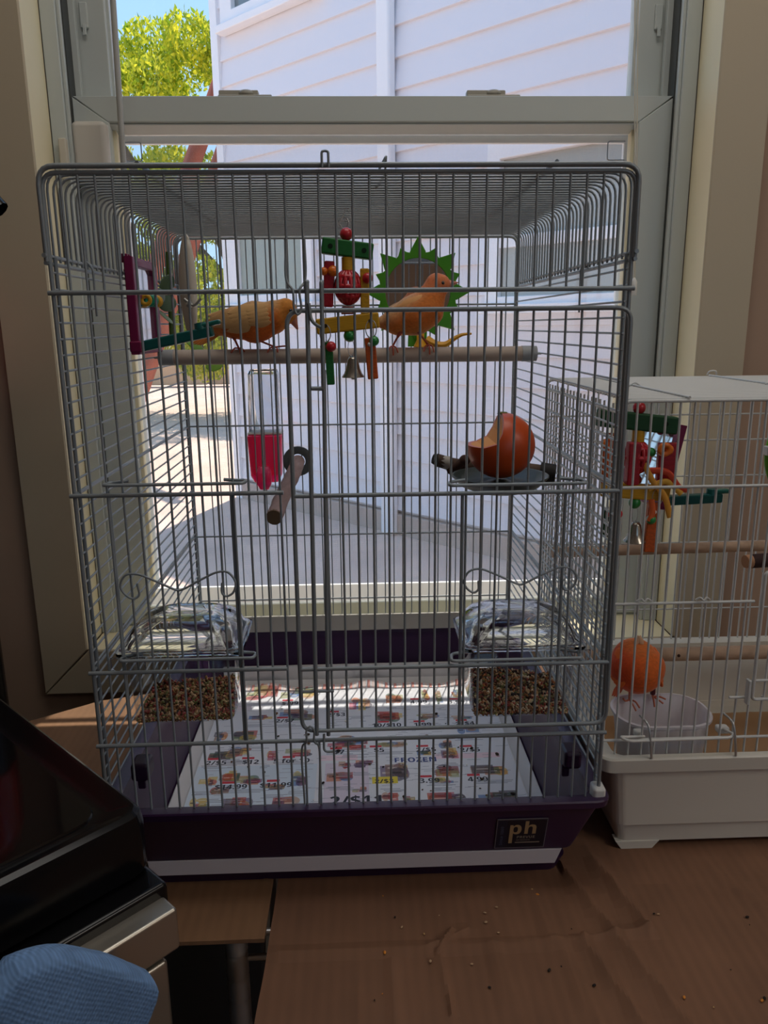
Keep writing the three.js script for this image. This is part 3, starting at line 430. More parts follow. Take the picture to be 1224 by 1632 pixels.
  x.fillStyle = '#6f6b73'; x.fillRect(0, 0, 512, 336); x.fillStyle = '#141a33'; x.fillRect(9, 9, 494, 318); x.fillStyle = '#121226'; x.fillRect(110, 16, 386, 304);
  x.fillStyle = '#b59a70'; x.font = 'bold 235px sans-serif'; x.textAlign = 'left'; x.save(); x.translate(118, 172); x.scale(1.05, 0.82); x.fillText('ph', 0, 0); x.restore(); x.fillRect(138, 150, 36, 128);
  x.fillStyle = '#9a917f'; x.font = 'bold 44px sans-serif'; x.save(); x.translate(214, 222); x.scale(1.18, 0.9); x.fillText('PREVUE', 0, 0); x.restore(); x.font = 'bold 20px sans-serif'; x.fillText('PET PRODUCTS', 214, 250); x.fillRect(206, 264, 250, 12);
  x.save(); x.translate(76, 300); x.rotate(-Math.PI / 2); x.font = 'bold 44px sans-serif'; x.fillStyle = '#4a5570'; x.fillText('Since 1869', 0, 0); x.restore();
  const tex = new THREE.CanvasTexture(cv); tex.colorSpace = THREE.SRGBColorSpace;
  const lg = new THREE.BoxGeometry(0.0485, 0.0435, 0.0008); const uvA = lg.attributes.uv, nA = lg.attributes.normal; for (let i = 0; i < uvA.count; i++) if (nA.getZ(i) < 0.5) uvA.setXY(i, 0.01, 0.01);
  const q = new THREE.Quaternion().setFromEuler(new THREE.Euler(0.318, 0, 0));
  part(tr, 'maker_label', lg, new THREE.MeshPhysicalMaterial({ map: tex, roughness: 0.4 }), V(0.1575, 0.0805, -0.0040), q, 'dark blue label with tan letters ph');
}
// ---------- the low white cage ----------
{
  const X0 = 0.2475, X1 = 0.735, Z0 = -0.335, Z1 = -0.052, Y0 = 0.132, Y1 = 0.486, r = 0.0011, R = 0.0017;
  const c = thing('bird_cage', V((X0 + X1) / 2, TY, (Z0 + Z1) / 2), 'low white wire bird cage on a deep white base, right of the tall one', 'bird cage');
  const wm = H('#d0d2d0', 0.4), nx = Math.round((X1 - X0) / 0.0131), nz = 21, ny = 30;
  for (const [nm, z, s] of [['front_panel', Z1, 1], ['back_panel', Z0, -1]]) {
    const p = sub(c, nm); part(p, 'frame', bent([V(X0, Y0, z), V(X0, Y1, z), V(X1, Y1, z), V(X1, Y0, z)], 0.008, R), wm);
    for (let k = 1; k < nx; k++) { const x = X0 + (X1 - X0) * k / nx; if (s > 0 && x > 0.39 && x < 0.52) { rod(p, 'wire', V(x, 0.322, z), V(x, Y1, z), r, wm, 7); rod(p, 'wire', V(x, Y0, z), V(x, 0.193, z), r, wm, 7); } else rod(p, 'wire', V(x, Y0, z), V(x, Y1, z), r, wm, 7); }
    for (const y of s > 0 ? [0.407, 0.1495] : [0.44, 0.407, 0.36, 0.27, 0.1765]) rod(p, 'rail', V(X0, y, z + s * 0.002), V(X1, y, z + s * 0.002), s > 0 ? 0.0015 : 0.0011, wm);
    if (s > 0) {
      rod(p, 'rail', V(X0, 0.2935, z + 0.002), V(0.386, 0.2935, z + 0.002), 0.0015, wm);
      for (const x of [0.278, 0.335]) part(p, 'clip', tube([V(x - 0.007, 0.2965, z + 0.003), V(x - 0.003, 0.299, z + 0.004), V(x, 0.2965, z + 0.005), V(x + 0.003, 0.299, z + 0.004), V(x + 0.007, 0.2965, z + 0.003)], 0.001, 20, 6), wm);
      rod(p, 'rail', V(0.371, 0.193, z + 0.002), V(0.392, 0.193, z + 0.002), 0.0014, wm);
      part(p, 'latch', box(0.3865, 0.3895, 0.187, 0.213, z + 0.001, z + 0.008, 0.001), wm);
    }
  }
  const d = sub(c, 'door'); part(d, 'frame', bent([V(0.392, 0.1925, Z1 + 0.006), V(0.392, 0.324, Z1 + 0.006), V(0.518, 0.324, Z1 + 0.006), V(0.518, 0.1925, Z1 + 0.006)], 0.004, R, 8, true), wm);
  rod(d, 'rail', V(0.392, 0.2125, Z1 + 0.006), V(0.518, 0.2125, Z1 + 0.006), 0.0014, wm);
  for (let k = 1; k < 10; k++) rod(d, 'wire', V(0.392 + k * 0.0126, 0.193, Z1 + 0.004), V(0.392 + k * 0.0126, 0.324, Z1 + 0.004), r, wm, 7);
  for (const x of [X0, X1]) {
    const p = sub(c, 'side_panel');
    for (let k = 1; k < ny; k++) { const y = Y0 + (Y1 - Y0) * k / ny; rod(p, 'wire', V(x, y, Z0), V(x, y, Z1), 0.00095, wm, 6); }
    for (let k = 1; k < nz; k++) { const z = Z0 + (Z1 - Z0) * k / nz; rod(p, 'wire', V(x, Y0, z), V(x, Y1 - 0.004, z), r, wm, 6); }
    rod(p, 'rail', V(x, 0.407, Z0), V(x, 0.407, Z1), 0.002, wm);
  }
  const t = sub(c, 'top_panel');
  for (let k = 0; k <= nz * 1.6; k++) rod(t, 'wire', V(X0 + 0.003, Y1 + 0.0012, Z0 + (Z1 - Z0) * k / (nz * 1.6)), V(X1 - 0.003, Y1 + 0.0012, Z0 + (Z1 - Z0) * k / (nz * 1.6)), 0.0014, wm, 7);
  for (const x of [0.3065, 0.455, 0.6]) { rod(t, 'support_rod', V(x, Y1 + 0.0032, Z0 - 0.004), V(x, Y1 + 0.0032, Z1 + 0.003), 0.0013, wm, 7); part(t, 'clip', tube([V(x - 0.006, Y1 + 0.003, -0.19), V(x, Y1 + 0.0062, -0.19), V(x + 0.006, Y1 + 0.003, -0.19)], 0.001, 10, 6), wm); }
  part(t, 'clip', tube([V(0.45, Y1 + 0.004, Z0), V(0.452, Y1 + 0.0085, Z0 + 0.002), V(0.46, Y1 + 0.0085, Z0 + 0.002), V(0.462, Y1 + 0.004, Z0)], 0.001, 14, 6), mat.white);
  const b = part(c, 'base', loft([[0.030, 0.272, 0.711, -0.310, -0.0545, 0.008], [0.0515, 0.269, 0.714, -0.313, -0.0535, 0.009], [0.0525, 0.2655, 0.7175, -0.3165, -0.0495, 0.012], [0.118, 0.2585, 0.7245, -0.3235, -0.0465, 0.014], [0.1185, 0.244, 0.739, -0.339, -0.0405, 0.014], [0.132, 0.2435, 0.7395, -0.3395, -0.040, 0.014], [0.134, 0.245, 0.738, -0.338, -0.0415, 0.013], [0.1335, 0.252, 0.731, -0.331, -0.0485, 0.012], [0.1325, 0.2605, 0.7225, -0.322, -0.0495, 0.012], [0.055, 0.268, 0.715, -0.314, -0.055, 0.01], [0.033, 0.272, 0.711, -0.31, -0.057, 0.01]], true, true, 5, 0.5), H('#dedbcf', 0.42));
  for (const [x, z] of [[0.269, -0.0535], [0.67, -0.0535], [0.269, -0.3], [0.67, -0.3]]) part(c, 'foot', extrude([[x + 0.006, TY], [x + 0.038, TY], [x + 0.045, 0.0305], [x, 0.0305]], 0.012, 0.0005).translate(0, 0, z < -0.2 ? z - 0.008 : z - 0.012), H('#dedbcf', 0.42));
  part(c, 'cup_bar', bent([V(0.29, 0.1515, -0.052), V(0.262, 0.156, -0.045), V(0.2705, 0.153, -0.0415), V(0.371, 0.1535, -0.0415), V(0.378, 0.155, -0.045), V(0.372, 0.155, -0.056)], 0.004, 0.0014), mat.white);
  for (const x of [0.289, 0.374]) part(c, 'cup_hook', tube([V(x - 0.003, 0.172, -0.058), V(x + 0.001, 0.168, -0.046), V(x + 0.003, 0.15, -0.0405), V(x + 0.005, 0.134, -0.0405)], 0.0012, 20, 6), mat.chrome);
  const li = thing('floor_liner', V(0.49, 0.033, -0.18), 'crumpled brown paper lining the floor of the white cage base', 'paper');
  const pg = new THREE.BoxGeometry(0.43, 0.0012, 0.244, 40, 1, 24); const pp = pg.attributes.position; for (let i = 0; i < pp.count; i++) pp.setY(i, pp.getY(i) + 0.0014 + 0.0014 * fbm(pp.getX(i) * 30, pp.getZ(i) * 30, 3)); pg.computeVertexNormals();
  part(li, 'paper', pg.translate(0.4915, 0.0345, -0.1835), H('#a5805c', 0.85));
}

// ---------- newspaper and droppings in the drawer ----------
{
  const cv = document.createElement('canvas'); cv.width = 1536; cv.height = 1576; const x = cv.getContext('2d'), S = 1536 / 0.384;
  const px = (mx) => (mx / 1000 + 0.192) * S, py = (mz) => (mz / 1000 + 0.412) * S;
  x.fillStyle = '#e3e6ee'; x.fillRect(0, 0, 1536, 1576);
  x.fillStyle = '#d3e0ee'; x.fillRect(px(-192), py(-208), px(-48) - px(-192), 1000); x.fillStyle = '#f1d9e4'; for (const a of [[-44, -226, 45], [97, -223, 80]]) x.fillRect(px(a[0]), py(a[1]), a[2] / 1000 * S, 0.012 * S);
  x.fillStyle = '#ded4e4'; x.fillRect(px(-38), py(-208), 0.052 * S, 0.09 * S);
  // stripes of the folded edge at the back
  for (let k = 0; k < 60; k++) { x.fillStyle = k % 2 ? '#f6e3e0' : '#e9a9a2'; x.fillRect(k * 26, 0, 16, 34); }
  const cols = ['#b43b33', '#7d2f36', '#c9693e', '#45604a', '#d8b24a', '#4a6fae', '#8c6a55', '#3c3a45', '#c04a5e', '#9aa06a', '#5d4668', '#b98b6e'];
  const P = [-160, -413, -110, -376, -111, -410, -56, -374, -152, -336, -113, -317, -108, -348, -54, -314, -162, -293, -110, -262, -188, -293, -168, -263, -188, -243, -145, -219, -117, -242, -99, -217, -98, -244, -53, -223, -188, -190, -163, -165, -160, -188, -114, -167, -79, -194, -56, -161, -188, -146, -165, -121, -152, -146, -115, -118, -99, -144, -60, -118, -36, -189, 5, -167, -41, -261, 1, -243, -11, -380, 23, -332, 41, -397, 68, -357, 22, -336, 67, -304, 92, -405, 109, -364, 112, -397, 123, -350, 137, -396, 154, -368, 28, -206, 63, -160, 81, -199, 123, -170, 135, -200, 182, -171, 22, -145, 50, -120, 51, -136, 66, -119, 77, -144, 126, -118, 135, -144, 183, -115, -9, -159, 12, -145, 100, -256, 124, -234, -19, -252, 15, -235, 25, -257, 69, -240];
  const more = []; for (let k = 0; k < 34; k++) more.push(rr(-185, 150), k < 18 ? rr(-100, -40) : rr(-330, -110), 0, 0);
  for (let k = 0; k < more.length; k += 4) { more[k + 2] = more[k] + rr(18, 40); more[k + 3] = more[k + 1] + rr(12, 26); }
  const all = [...P, ...more];
  for (let k = 0; k < all.length; k += 4) { // printed pictures of goods: a few overlapping patches each
    const x0 = px(all[k]), y0 = py(all[k + 1]), w = px(all[k + 2]) - x0, h = py(all[k + 3]) - y0, n = 5 + (rnd() * 5 | 0);
    for (let i = 0; i < n; i++) { x.fillStyle = cols[rnd() * cols.length | 0]; x.globalAlpha = 0.58; const ww = w * rr(0.25, 0.6), hh = h * rr(0.3, 0.7); const ax = x0 + rnd() * (w - ww), ay = y0 + rnd() * (h - hh); if (rnd() < 0.35) { x.beginPath(); x.ellipse(ax + ww / 2, ay + hh / 2, ww / 2, hh / 2, 0, 0, 6.3); x.fill(); } else x.fillRect(ax, ay, ww, hh); x.fillStyle = rnd() < 0.5 ? '#f2ede4' : '#2a2328'; x.fillRect(ax + ww * 0.15, ay + hh * rr(0.2, 0.7), ww * 0.6, hh * 0.14); }
    x.globalAlpha = 1;
    x.fillStyle = '#8f95a5'; for (let i = 0; i < 3; i++) x.fillRect(x0 + rr(-4, 20), y0 + h + 34 + i * 11, w * rr(0.5, 1), 4);
  }
  x.fillStyle = '#a3a8b6'; for (let k = 0; k < 420; k++) x.fillRect(px(rr(-188, 180)), py(rr(-372, -45)), rr(20, 70), 3);
  const word = (t, mx, mz, s, c = '#2b2d38') => { x.fillStyle = c; x.font = 'bold ' + s + 'px sans-serif'; x.textAlign = 'center'; x.fillText(t, px(mx), py(mz)); };
  const pr = [['$.99', -94, -362], ['2/$7', -97, -312], ['2/$3', -28, -325], ['2/$5', -172, -212], ['$12', -130, -212], ['5 for 10', -80, -212], ['$14.99', -146, -160], ['$11.99', -94, -161], ['$7', -22, -229], ['10/$10', 40, -293], ['4.99', 88, -356], ['3.99', 141, -353], ['1.99', 88, -292], ['2/$4', 145, -292], ['$5', 28, -231], ['2/$5', 87, -229], ['2/$5', 142, -226], ['3.99', 85, -161], ['4.99', 142, -161]];
  for (const [t, a, b] of pr) { x.fillStyle = '#cf3f4a'; x.fillRect(px(a) - 46, py(b) - 62, 60, 18); word(t, a, b, 50); }
  x.fillStyle = '#e6d34a'; x.fillRect(px(18), py(-176), 0.03 * S, 0.014 * S); word('2/$3', 32, -163, 44); word('2/$11', 0, -122, 96); word('FROZEN', 72, -206, 56, '#3a4a86');
  const tex = new THREE.CanvasTexture(cv); tex.colorSpace = THREE.SRGBColorSpace;
  const n = thing('newspaper', V(0, 0.0345, -0.22), 'newspaper page of grocery adverts lining the tall cage drawer', 'newspaper');
  const pos = [], uv = [], idx = [], nx = 96, nz = 96;
  for (let j = 0; j <= nz; j++) for (let i = 0; i <= nx; i++) { const a = -0.192 + 0.384 * i / nx, zz = -0.412 + 0.376 * j / nz; const e = Math.max(0, (-0.396 - zz) / 0.016); const y = 0.0362 + 0.0005 * fbm(a * 20, zz * 20) + e * e * (0.006 + 0.003 * Math.sin(a * 38 + 1) + 0.002 * Math.sin(a * 90)) + Math.max(0, (Math.abs(a) - 0.186) / 0.006) ** 2 * 0.001; pos.push(a, y, zz); uv.push((a + 0.192) * S / 1536, 1 - (zz + 0.412) * S / 1576); }
  for (let j = 0; j < nz; j++) for (let i = 0; i < nx; i++) { const a = j * (nx + 1) + i; idx.push(a, a + nx + 1, a + 1, a + 1, a + nx + 1, a + nx + 2); }
  const g = new THREE.BufferGeometry(); g.setAttribute('position', new THREE.Float32BufferAttribute(pos, 3)); g.setAttribute('uv', new THREE.Float32BufferAttribute(uv, 2)); g.setIndex(idx); g.computeVertexNormals();
  const g2 = g.clone().translate(0, -0.0003, 0);
  part(n, 'page', mergeGeometries([g, g2]), new THREE.MeshPhysicalMaterial({ map: tex, roughness: 0.75, side: THREE.DoubleSide }));
  const dm = new THREE.InstancedMesh(new THREE.SphereGeometry(1, 7, 5), new THREE.MeshPhysicalMaterial({ color: 0xffffff, roughness: 0.8 }), 60), o = new THREE.Object3D(), c = new THREE.Color();
  for (let i = 0; i < 60; i++) { o.position.set(rr(-0.16, 0.18), 0.0378, rr(-0.36, -0.08)); o.rotation.set(0, rr(0, 6), 0); const s = rr(0.0007, 0.0022); o.scale.set(s * 1.5, s * 0.6, s); o.updateMatrix(); dm.setMatrixAt(i, o.matrix); dm.setColorAt(i, c.set(['#241a14', '#3a2c18', '#6a4a26', '#e9e6dc'][(rnd() * 4) | 0])); }
  dm.name = 'droppings'; scene.add(dm); tag(dm, 'dark droppings and husks scattered on the newspaper in the tall cage', 'droppings', null, 'stuff');
}

// ---------- feeders with seed ----------
const clear = new THREE.MeshPhysicalMaterial({ color: new THREE.Color('#f4f6f8'), transmission: 1, thickness: 0, roughness: 0.04, ior: 1.5, side: THREE.DoubleSide });
const seedG = new THREE.SphereGeometry(1, 7, 5), seedM = new THREE.MeshPhysicalMaterial({ color: 0xffffff, roughness: 0.55 });
const seedCols = ['#b98d5c', '#8c5a36', '#d9b98c', '#a3453a', '#5d3d26', '#8a8a52', '#c77f45', '#e0cfae', '#3c2a1e'].map((h) => new THREE.Color(h));
const solid = new THREE.MeshPhysicalMaterial({ color: new THREE.Color('#f2f5f8'), transmission: 1, thickness: 0.0015, roughness: 0.03, ior: 1.49 });
const hoodShell = (shell) => { const o = shell(0), n = shell(0.0015); const capO = (a) => loft(a, false, true, 10, 1.3); const inner = capO(n); inner.attributes.position.array.reverse; const p = inner.attributes.position, nm = inner.attributes.normal; for (let i = 0; i < p.count; i += 3) { for (const at of [p, nm]) for (const k of [0, 1, 2]) { const t = at.array[i * 3 + k]; at.array[i * 3 + k] = at.array[(i + 2) * 3 + k]; at.array[(i + 2) * 3 + k] = t; } } for (let i = 0; i < nm.array.length; i++) nm.array[i] *= -1; return mergeGeometries([capO(o), inner, loft([o[0], [o[0][0] - 0.0001, ...o[0].slice(1)], [n[0][0] - 0.0001, ...n[0].slice(1)], n[0]], false, false, 10, 0.6)]); };
function feeder(cx, y0, label) {
  const f = own('seed_feeder', V(cx, y0, -0.045), label, 'feeder', 'clear seed feeders'); f.userData.group = 'clear hooded seed feeders';
  // lower cup with flange, hook tabs, and the hood above it, all with real wall thickness
  part(f, 'cup', loft([[0.003, -0.0395, 0.0395, -0.0295, 0.0295, 0.008], [0, -0.038, 0.038, -0.028, 0.028, 0.008], [0.001, -0.0425, 0.0425, -0.0325, 0.0325, 0.008], [0.006, -0.0455, 0.0455, -0.0355, 0.0355, 0.009], [0.0695, -0.049, 0.049, -0.039, 0.038, 0.01]], true, false, 5, 0.6), clear);
  part(f, 'flange', loft([[0.0695, -0.049, 0.049, -0.039, 0.038, 0.01], [0.0700, -0.0565, 0.0565, -0.0395, 0.0425, 0.008], [0.0728, -0.0565, 0.0565, -0.0395, 0.0425, 0.008], [0.0728, -0.0475, 0.0475, -0.0375, 0.0365, 0.009], [0.0695, -0.0475, 0.0475, -0.0375, 0.0365, 0.009], [0.0695, -0.049, 0.049, -0.039, 0.038, 0.01]], false, false, 5, 0.6), solid);
  for (const s of [-1, 1]) part(f, 'tab', extrude([[s * 0.028, 0.058], [s * 0.052, 0.058], [s * 0.057, 0.062], [s * 0.057, 0.0715], [s * 0.028, 0.0715]], 0.0016, 0.0004).translate(0, 0, 0.046), solid);
  const shell = (t) => [[0.0735, -0.0545 + t, 0.0545 - t, -0.0395 + t, 0.0405 - t, 0.01], [0.0755, -0.050 + t, 0.050 - t, -0.039 + t, 0.037 - t, 0.012], [0.0835 - t * 0.3, -0.047 + t, 0.047 - t, -0.039 + t, 0.031 - t, 0.016], [0.088 - t * 0.7, -0.042 + t, 0.042 - t, -0.039 + t, 0.022 - t, 0.016], [0.0912 - t, -0.032 + t, 0.032 - t, -0.036 + t, 0.010 - t, 0.014], [0.0932 - t, -0.022 + t, 0.022 - t, -0.031 + t, -0.001 - t, 0.010], [0.092 - t, -0.017 + t, 0.017 - t, -0.028 + t, -0.006 - t, 0.007]];
  part(f, 'hood', hoodShell(shell), solid);
}
feeder(-0.1545, 0.2015, 'clear hooded seed feeder on the left, its seed darker and redder, beside the sunlit cardboard');
feeder(0.1555, 0.1985, 'clear hooded seed feeder on the right, under the carved orange, its seed paler and mixed');
function seedMix(cx, y0, slope, pale, label) {
  const h0 = pale ? 0.0165 : 0.0115;
  const s = own('seed_mix', V(cx, y0, -0.045), label, 'seed', null);
  const top = (x, z) => h0 + slope * x / 0.04 + 0.002 * fbm(x * 60, z * 60, cx * 9) - 0.003 * (z / 0.03);
  const g = new THREE.BoxGeometry(0.083, 0.02, 0.063, 10, 1, 8); const p = g.attributes.position; for (let i = 0; i < p.count; i++) p.setY(i, p.getY(i) > 0 ? top(p.getX(i), p.getZ(i)) - 0.0035 : 0.0034); g.computeVertexNormals();
  part(s, 'bed', g, H('#3a2114', 0.9));
  const n = 2400, m = new THREE.InstancedMesh(seedG, seedM, n), o = new THREE.Object3D(), c = new THREE.Color();
  for (let i = 0; i < n; i++) {
    let x, y, z; const w = rnd();
    if (w < 0.5) { x = rr(-0.0425, 0.0425); z = rr(-0.0325, 0.0325); y = top(x, z) - rr(0.0005, 0.0035); } else if (w < 0.85) { x = rr(-0.0425, 0.0425); z = rr(0.0315, 0.0332); y = 0.004 + rnd() * (top(x, z) - 0.006); } else { x = (rnd() < 0.5 ? -1 : 1) * rr(0.0415, 0.0432); z = rr(-0.032, 0.032); y = 0.004 + rnd() * (top(x, z) - 0.006); }
    o.position.set(x, y, z); o.rotation.set(rr(0, 6), rr(0, 6), rr(0, 6)); const k = rr(0.7, 1.15); o.scale.set(0.0025 * k, 0.0011 * k, 0.0013 * k); o.updateMatrix(); m.setMatrixAt(i, o.matrix);
    c.copy(seedCols[(rnd() * (pale ? 9 : 6)) | 0]).multiplyScalar(rr(0.9, 1.4)); m.setColorAt(i, c);
  }
  m.name = 'seed'; m.userData.kind = 'stuff'; s.add(m);
}
seedMix(-0.1545, 0.2015, 0.002, false, 'reddish brown seed mix filling the bottom of the left feeder');
seedMix(0.1555, 0.1985, -0.006, true, 'mixed pale and red seed sloping down to the right in the right feeder');

// ---------- perches, toys ----------
const woodPale = H('#c9ab92', 0.7, { map: woodMap }), bead = (hex) => H(hex, 0.35, { clearcoat: 0.4, clearcoatRoughness: 0.2 });
const tint = { red: bead('#c4212f'), green: H('#1f7a35', 0.55, { map: woodMap }), greenBead: bead('#1f8a3e'), yellow: H('#e0ac1c', 0.55, { map: woodMap }), orange: H('#d9621c', 0.55, { map: woodMap }), redWood: H('#b8152c', 0.5, { map: woodMap }), orangeBead: bead('#f07a1c'), darkGreen: H('#0f4f22', 0.55, { map: woodMap }) };
{
  const p = thing('perch', V(0, 0.52, -0.295), 'long grey-beige dowel perch across the upper tall cage under two canaries', 'perch');
  part(p, 'dowel', rodGeo(V(-0.206, 0.5205, -0.29), V(0.21, 0.5205, -0.29), 0.0088, 0.0088, 18), H('#b7a799', 0.65));
  for (const s of [-1, 1]) { part(p, 'end_cap', rodGeo(V(s * 0.204, 0.5205, -0.29), V(s * 0.2215, 0.5205, -0.29), 0.0094, 0.009, 18), H('#a3a7a9', 0.4)); part(p, 'screw', rodGeo(V(s * 0.221, 0.5205, -0.29), V(s * 0.2275, 0.5205, -0.29), 0.0014), mat.chrome); }
  const b = thing('perch', V(-0.0775, 0.368, -0.45), 'short natural branch perch bolted to the back bars with a dark washer', 'perch');
  const c = new THREE.CatmullRomCurve3([V(-0.077, 0.368, -0.448), V(-0.079, 0.362, -0.39), V(-0.085, 0.352, -0.33), V(-0.0918, 0.3360, -0.25)]);
  const tg = new THREE.TubeGeometry(c, 40, 0.0098, 14); const q = tg.attributes.position, nn = tg.attributes.normal; for (let i = 0; i < q.count; i++) { const k = 0.0016 * fbm(q.getX(i) * 90, q.getY(i) * 90, q.getZ(i) * 60); q.setXYZ(i, q.getX(i) + nn.getX(i) * k, q.getY(i) + nn.getY(i) * k, q.getZ(i) + nn.getZ(i) * k); } tg.computeVertexNormals();
  part(b, 'branch', tg, H('#a58a86', 0.85, { map: speckle }));
  const dir = c.getTangent(1); part(b, 'cut_end', rodGeo(V(-0.0918, 0.336, -0.25).addScaledVector(dir, -0.002), V(-0.0918, 0.336, -0.25).addScaledVector(dir, 0.0012), 0.0097, 0.0094, 18), H('#6f5a44', 0.9));
  part(b, 'washer', lathe([[0.0105, 0], [0.0205, 0], [0.0215, 0.0015], [0.0205, 0.003], [0.0105, 0.003], [0.0105, 0]], 30).rotateX(Math.PI / 2).translate(-0.0769, 0.3683, -0.452), H('#555b5c', 0.4));
}
// hanging wooden block toy: w widens the bars
function blockToy(label, w, kind) {
  const ht = kind === 2 ? 0.019 : 0.0265;
  const t = own('block_toy', V(0, 0, 0), label, 'toy');
  const blk = (name, x0, x1, y, h, dpt, ang, m) => { const g = new RoundedBoxGeometry(x1 - x0, h, dpt, 2, 0.002); g.rotateZ(ang); g.translate((x0 + x1) / 2, y, 0); return part(t, name, g, m); };
  part(t, 'hook', tube([V(0.002, ht - 0.004, 0), V(0.0035, ht, 0), V(0.001, ht + 0.0015, 0), V(-0.0005, ht - 0.003, 0), V(-0.004, 0.016, 0), V(-0.007, 0.011, 0), V(-0.001, 0.004, 0), V(0.0025, 0.011, 0), V(0.001, 0.016, 0)], 0.0008, 60, 6), mat.chrome);
  part(t, 'ball', ball(0.0068), tint.red);
  const k = kind === 2, gb = blk('bar', -0.026 * w - (k ? 0.006 : 0), 0.028 * w, -0.0145, k ? 0.0185 : 0.0165, 0.014, k ? -0.12 : -0.13, k ? tint.darkGreen : tint.green);
  for (const s of [-0.62, 0.68]) part(gb, 'hole', rodGeo(V(s * 0.027 * w, -0.0145 - s * 0.0035, 0.0069), V(s * 0.027 * w, -0.0145 - s * 0.0035, 0.0076), 0.0026, 0.0026, 12), H('#06240f', 0.9));
  part(t, 'spacer', rodGeo(V(0.001, -0.023, 0), V(0.001, -0.036, 0), 0.0065, 0.0065, 16), tint.yellow);
  // openwork ball: a net of ribs
  const net = []; for (let i = 0; i < 7; i++) { const a = i / 7 * Math.PI; net.push(new THREE.TorusGeometry(0.0128, 0.0024, 6, 26).rotateY(a)); } for (const y of [-0.6, 0, 0.6]) net.push(new THREE.TorusGeometry(0.0128 * Math.sqrt(1 - y * y), 0.0024, 6, 26).rotateX(Math.PI / 2).translate(0, y * 0.0128, 0));
  part(t, 'openwork_ball', mergeGeometries(net).scale(1, 1.25, 1).translate(0.001, -0.053, 0), tint.red);
  part(t, 'ring', lathe([[0.002, 0], [0.007, 0], [0.008, 0.004], [0.006, 0.008], [0.002, 0.008]], 18).translate(0, -0.081, 0), H('#a23a24', 0.5));
  const sx = -0.0195 * w, st = blk('slat', sx - 0.0055, sx + 0.0055, -0.05, 0.047, 0.008, -0.06, k ? tint.orange : tint.redWood);
  part(t, 'slat', new RoundedBoxGeometry(k ? 0.021 : 0.0095, 0.047, 0.008, 2, 0.0015).translate(k ? 0.0335 : 0.0185 * w, k ? -0.061 : -0.058, 0.002), k ? tint.redWood : tint.yellow);
  part(t, 'bead', ball(0.0058, -0.0145 * w, -0.037, 0.003), tint.orangeBead); part(t, 'bead', ball(0.0056, 0.0215 * w, -0.0445, 0.007), k ? tint.orangeBead : tint.red);
  part(t, 'bead', ball(0.0045, -0.024 * w, -0.037, 0.002), tint.orangeBead);
  const yb = blk('bar', -0.034 * (k ? 1.1 : 1), 0.0335 * (k ? 1.15 : 1), -0.0905, 0.0165, 0.013, k ? -0.1 : 0.1, tint.yellow);
  for (const s of [-1, 1]) { part(yb, 'hole', rodGeo(V(s * 0.024, -0.0905 + s * 0.0024, 0.0062), V(s * 0.024, -0.0905 + s * 0.0024, 0.0071), 0.0022, 0.0022, 12), H('#3a2a08', 0.9)); part(t, 'wire_ring', new THREE.TorusGeometry(0.0072, 0.0007, 6, 24).scale(0.8, 1.3, 1).translate(s * 0.0245, -0.0985 + s * 0.002, 0.006), mat.chrome); }
  part(t, 'bead', ball(0.0066, 0.0015, -0.1035, 0.001), tint.greenBead);
  part(t, 'wire_ring', new THREE.TorusGeometry(0.006, 0.0006, 6, 20).scale(0.55, 1.5, 1).translate(0.0028, -0.116, 0.001), mat.chrome);
  part(t, 'bell', lathe([[0.0008, 0.0225], [0.0035, 0.022], [0.0058, 0.019], [0.0075, 0.010], [0.0098, 0.004], [0.0125, 0.0006], [0.0122, 0], [0.0092, 0.003], [0.0065, 0.011], [0.0048, 0.018], [0.0008, 0.020]], 24).translate(0.0045, -0.1475, 0.001), H('#b5ada0', 0.25, { metalness: 0.9 }));
  part(t, 'clapper', merge([ball(0.0028, 0.0045, -0.1475, 0.001, 10), rodGeo(V(0.0045, -0.147, 0.001), V(0.0045, -0.128, 0.001), 0.0006)]), mat.chrome);
  part(t, 'stick', new RoundedBoxGeometry(0.0085, 0.046, 0.0075, 2, 0.0014).rotateZ(0.03).translate(-0.0205, k ? -0.128 : -0.132, 0.003), tint.green);
  part(t, 'bead', ball(0.0056, -0.0185, -0.1145, 0.006), tint.red); part(t, 'bead', ball(0.004, -0.0265, -0.1145, 0.003), tint.red);
  part(t, 'stick', new RoundedBoxGeometry(k ? 0.0135 : 0.0115, k ? 0.056 : 0.044, 0.0075, 2, 0.0014).rotateZ(k ? -0.03 : 0.07).translate(k ? 0.0215 : 0.0245, k ? -0.131 : -0.1275, 0.003), tint.orange);
  part(t, 'bead', ball(0.0054, k ? 0.0185 : 0.0275, k ? -0.121 : -0.109, 0.008), tint.greenBead); part(t, 'bead', ball(0.0022, k ? 0.0215 : 0.0225, -0.1125, 0.009), mat.white);
  if (k) { // frayed straps, extra beads of the fuller toy
    const strap = (pts, m) => { const g = tube(pts.map((p) => V(...p)), 0.0036, 24, 6); g.translate(0, 0, -0.01).scale(1, 1, 0.45).translate(0, 0, 0.01); part(t, 'strap', g, m); };
    strap([[0.006, -0.058, 0.012], [0.014, -0.075, 0.014], [0.03, -0.095, 0.014], [0.038, -0.118, 0.012]], H('#e7a33a', 0.6)); strap([[0.012, -0.066, 0.012], [0.03, -0.068, 0.016], [0.045, -0.085, 0.014], [0.054, -0.088, 0.012]], H('#d84a2b', 0.6)); strap([[0.012, -0.086, 0.012], [0.03, -0.078, 0.015], [0.048, -0.092, 0.014]], H('#e8b040', 0.6)); strap([[0.016, -0.098, 0.013], [0.018, -0.112, 0.013], [0.016, -0.122, 0.012]], H('#e0662e', 0.6));
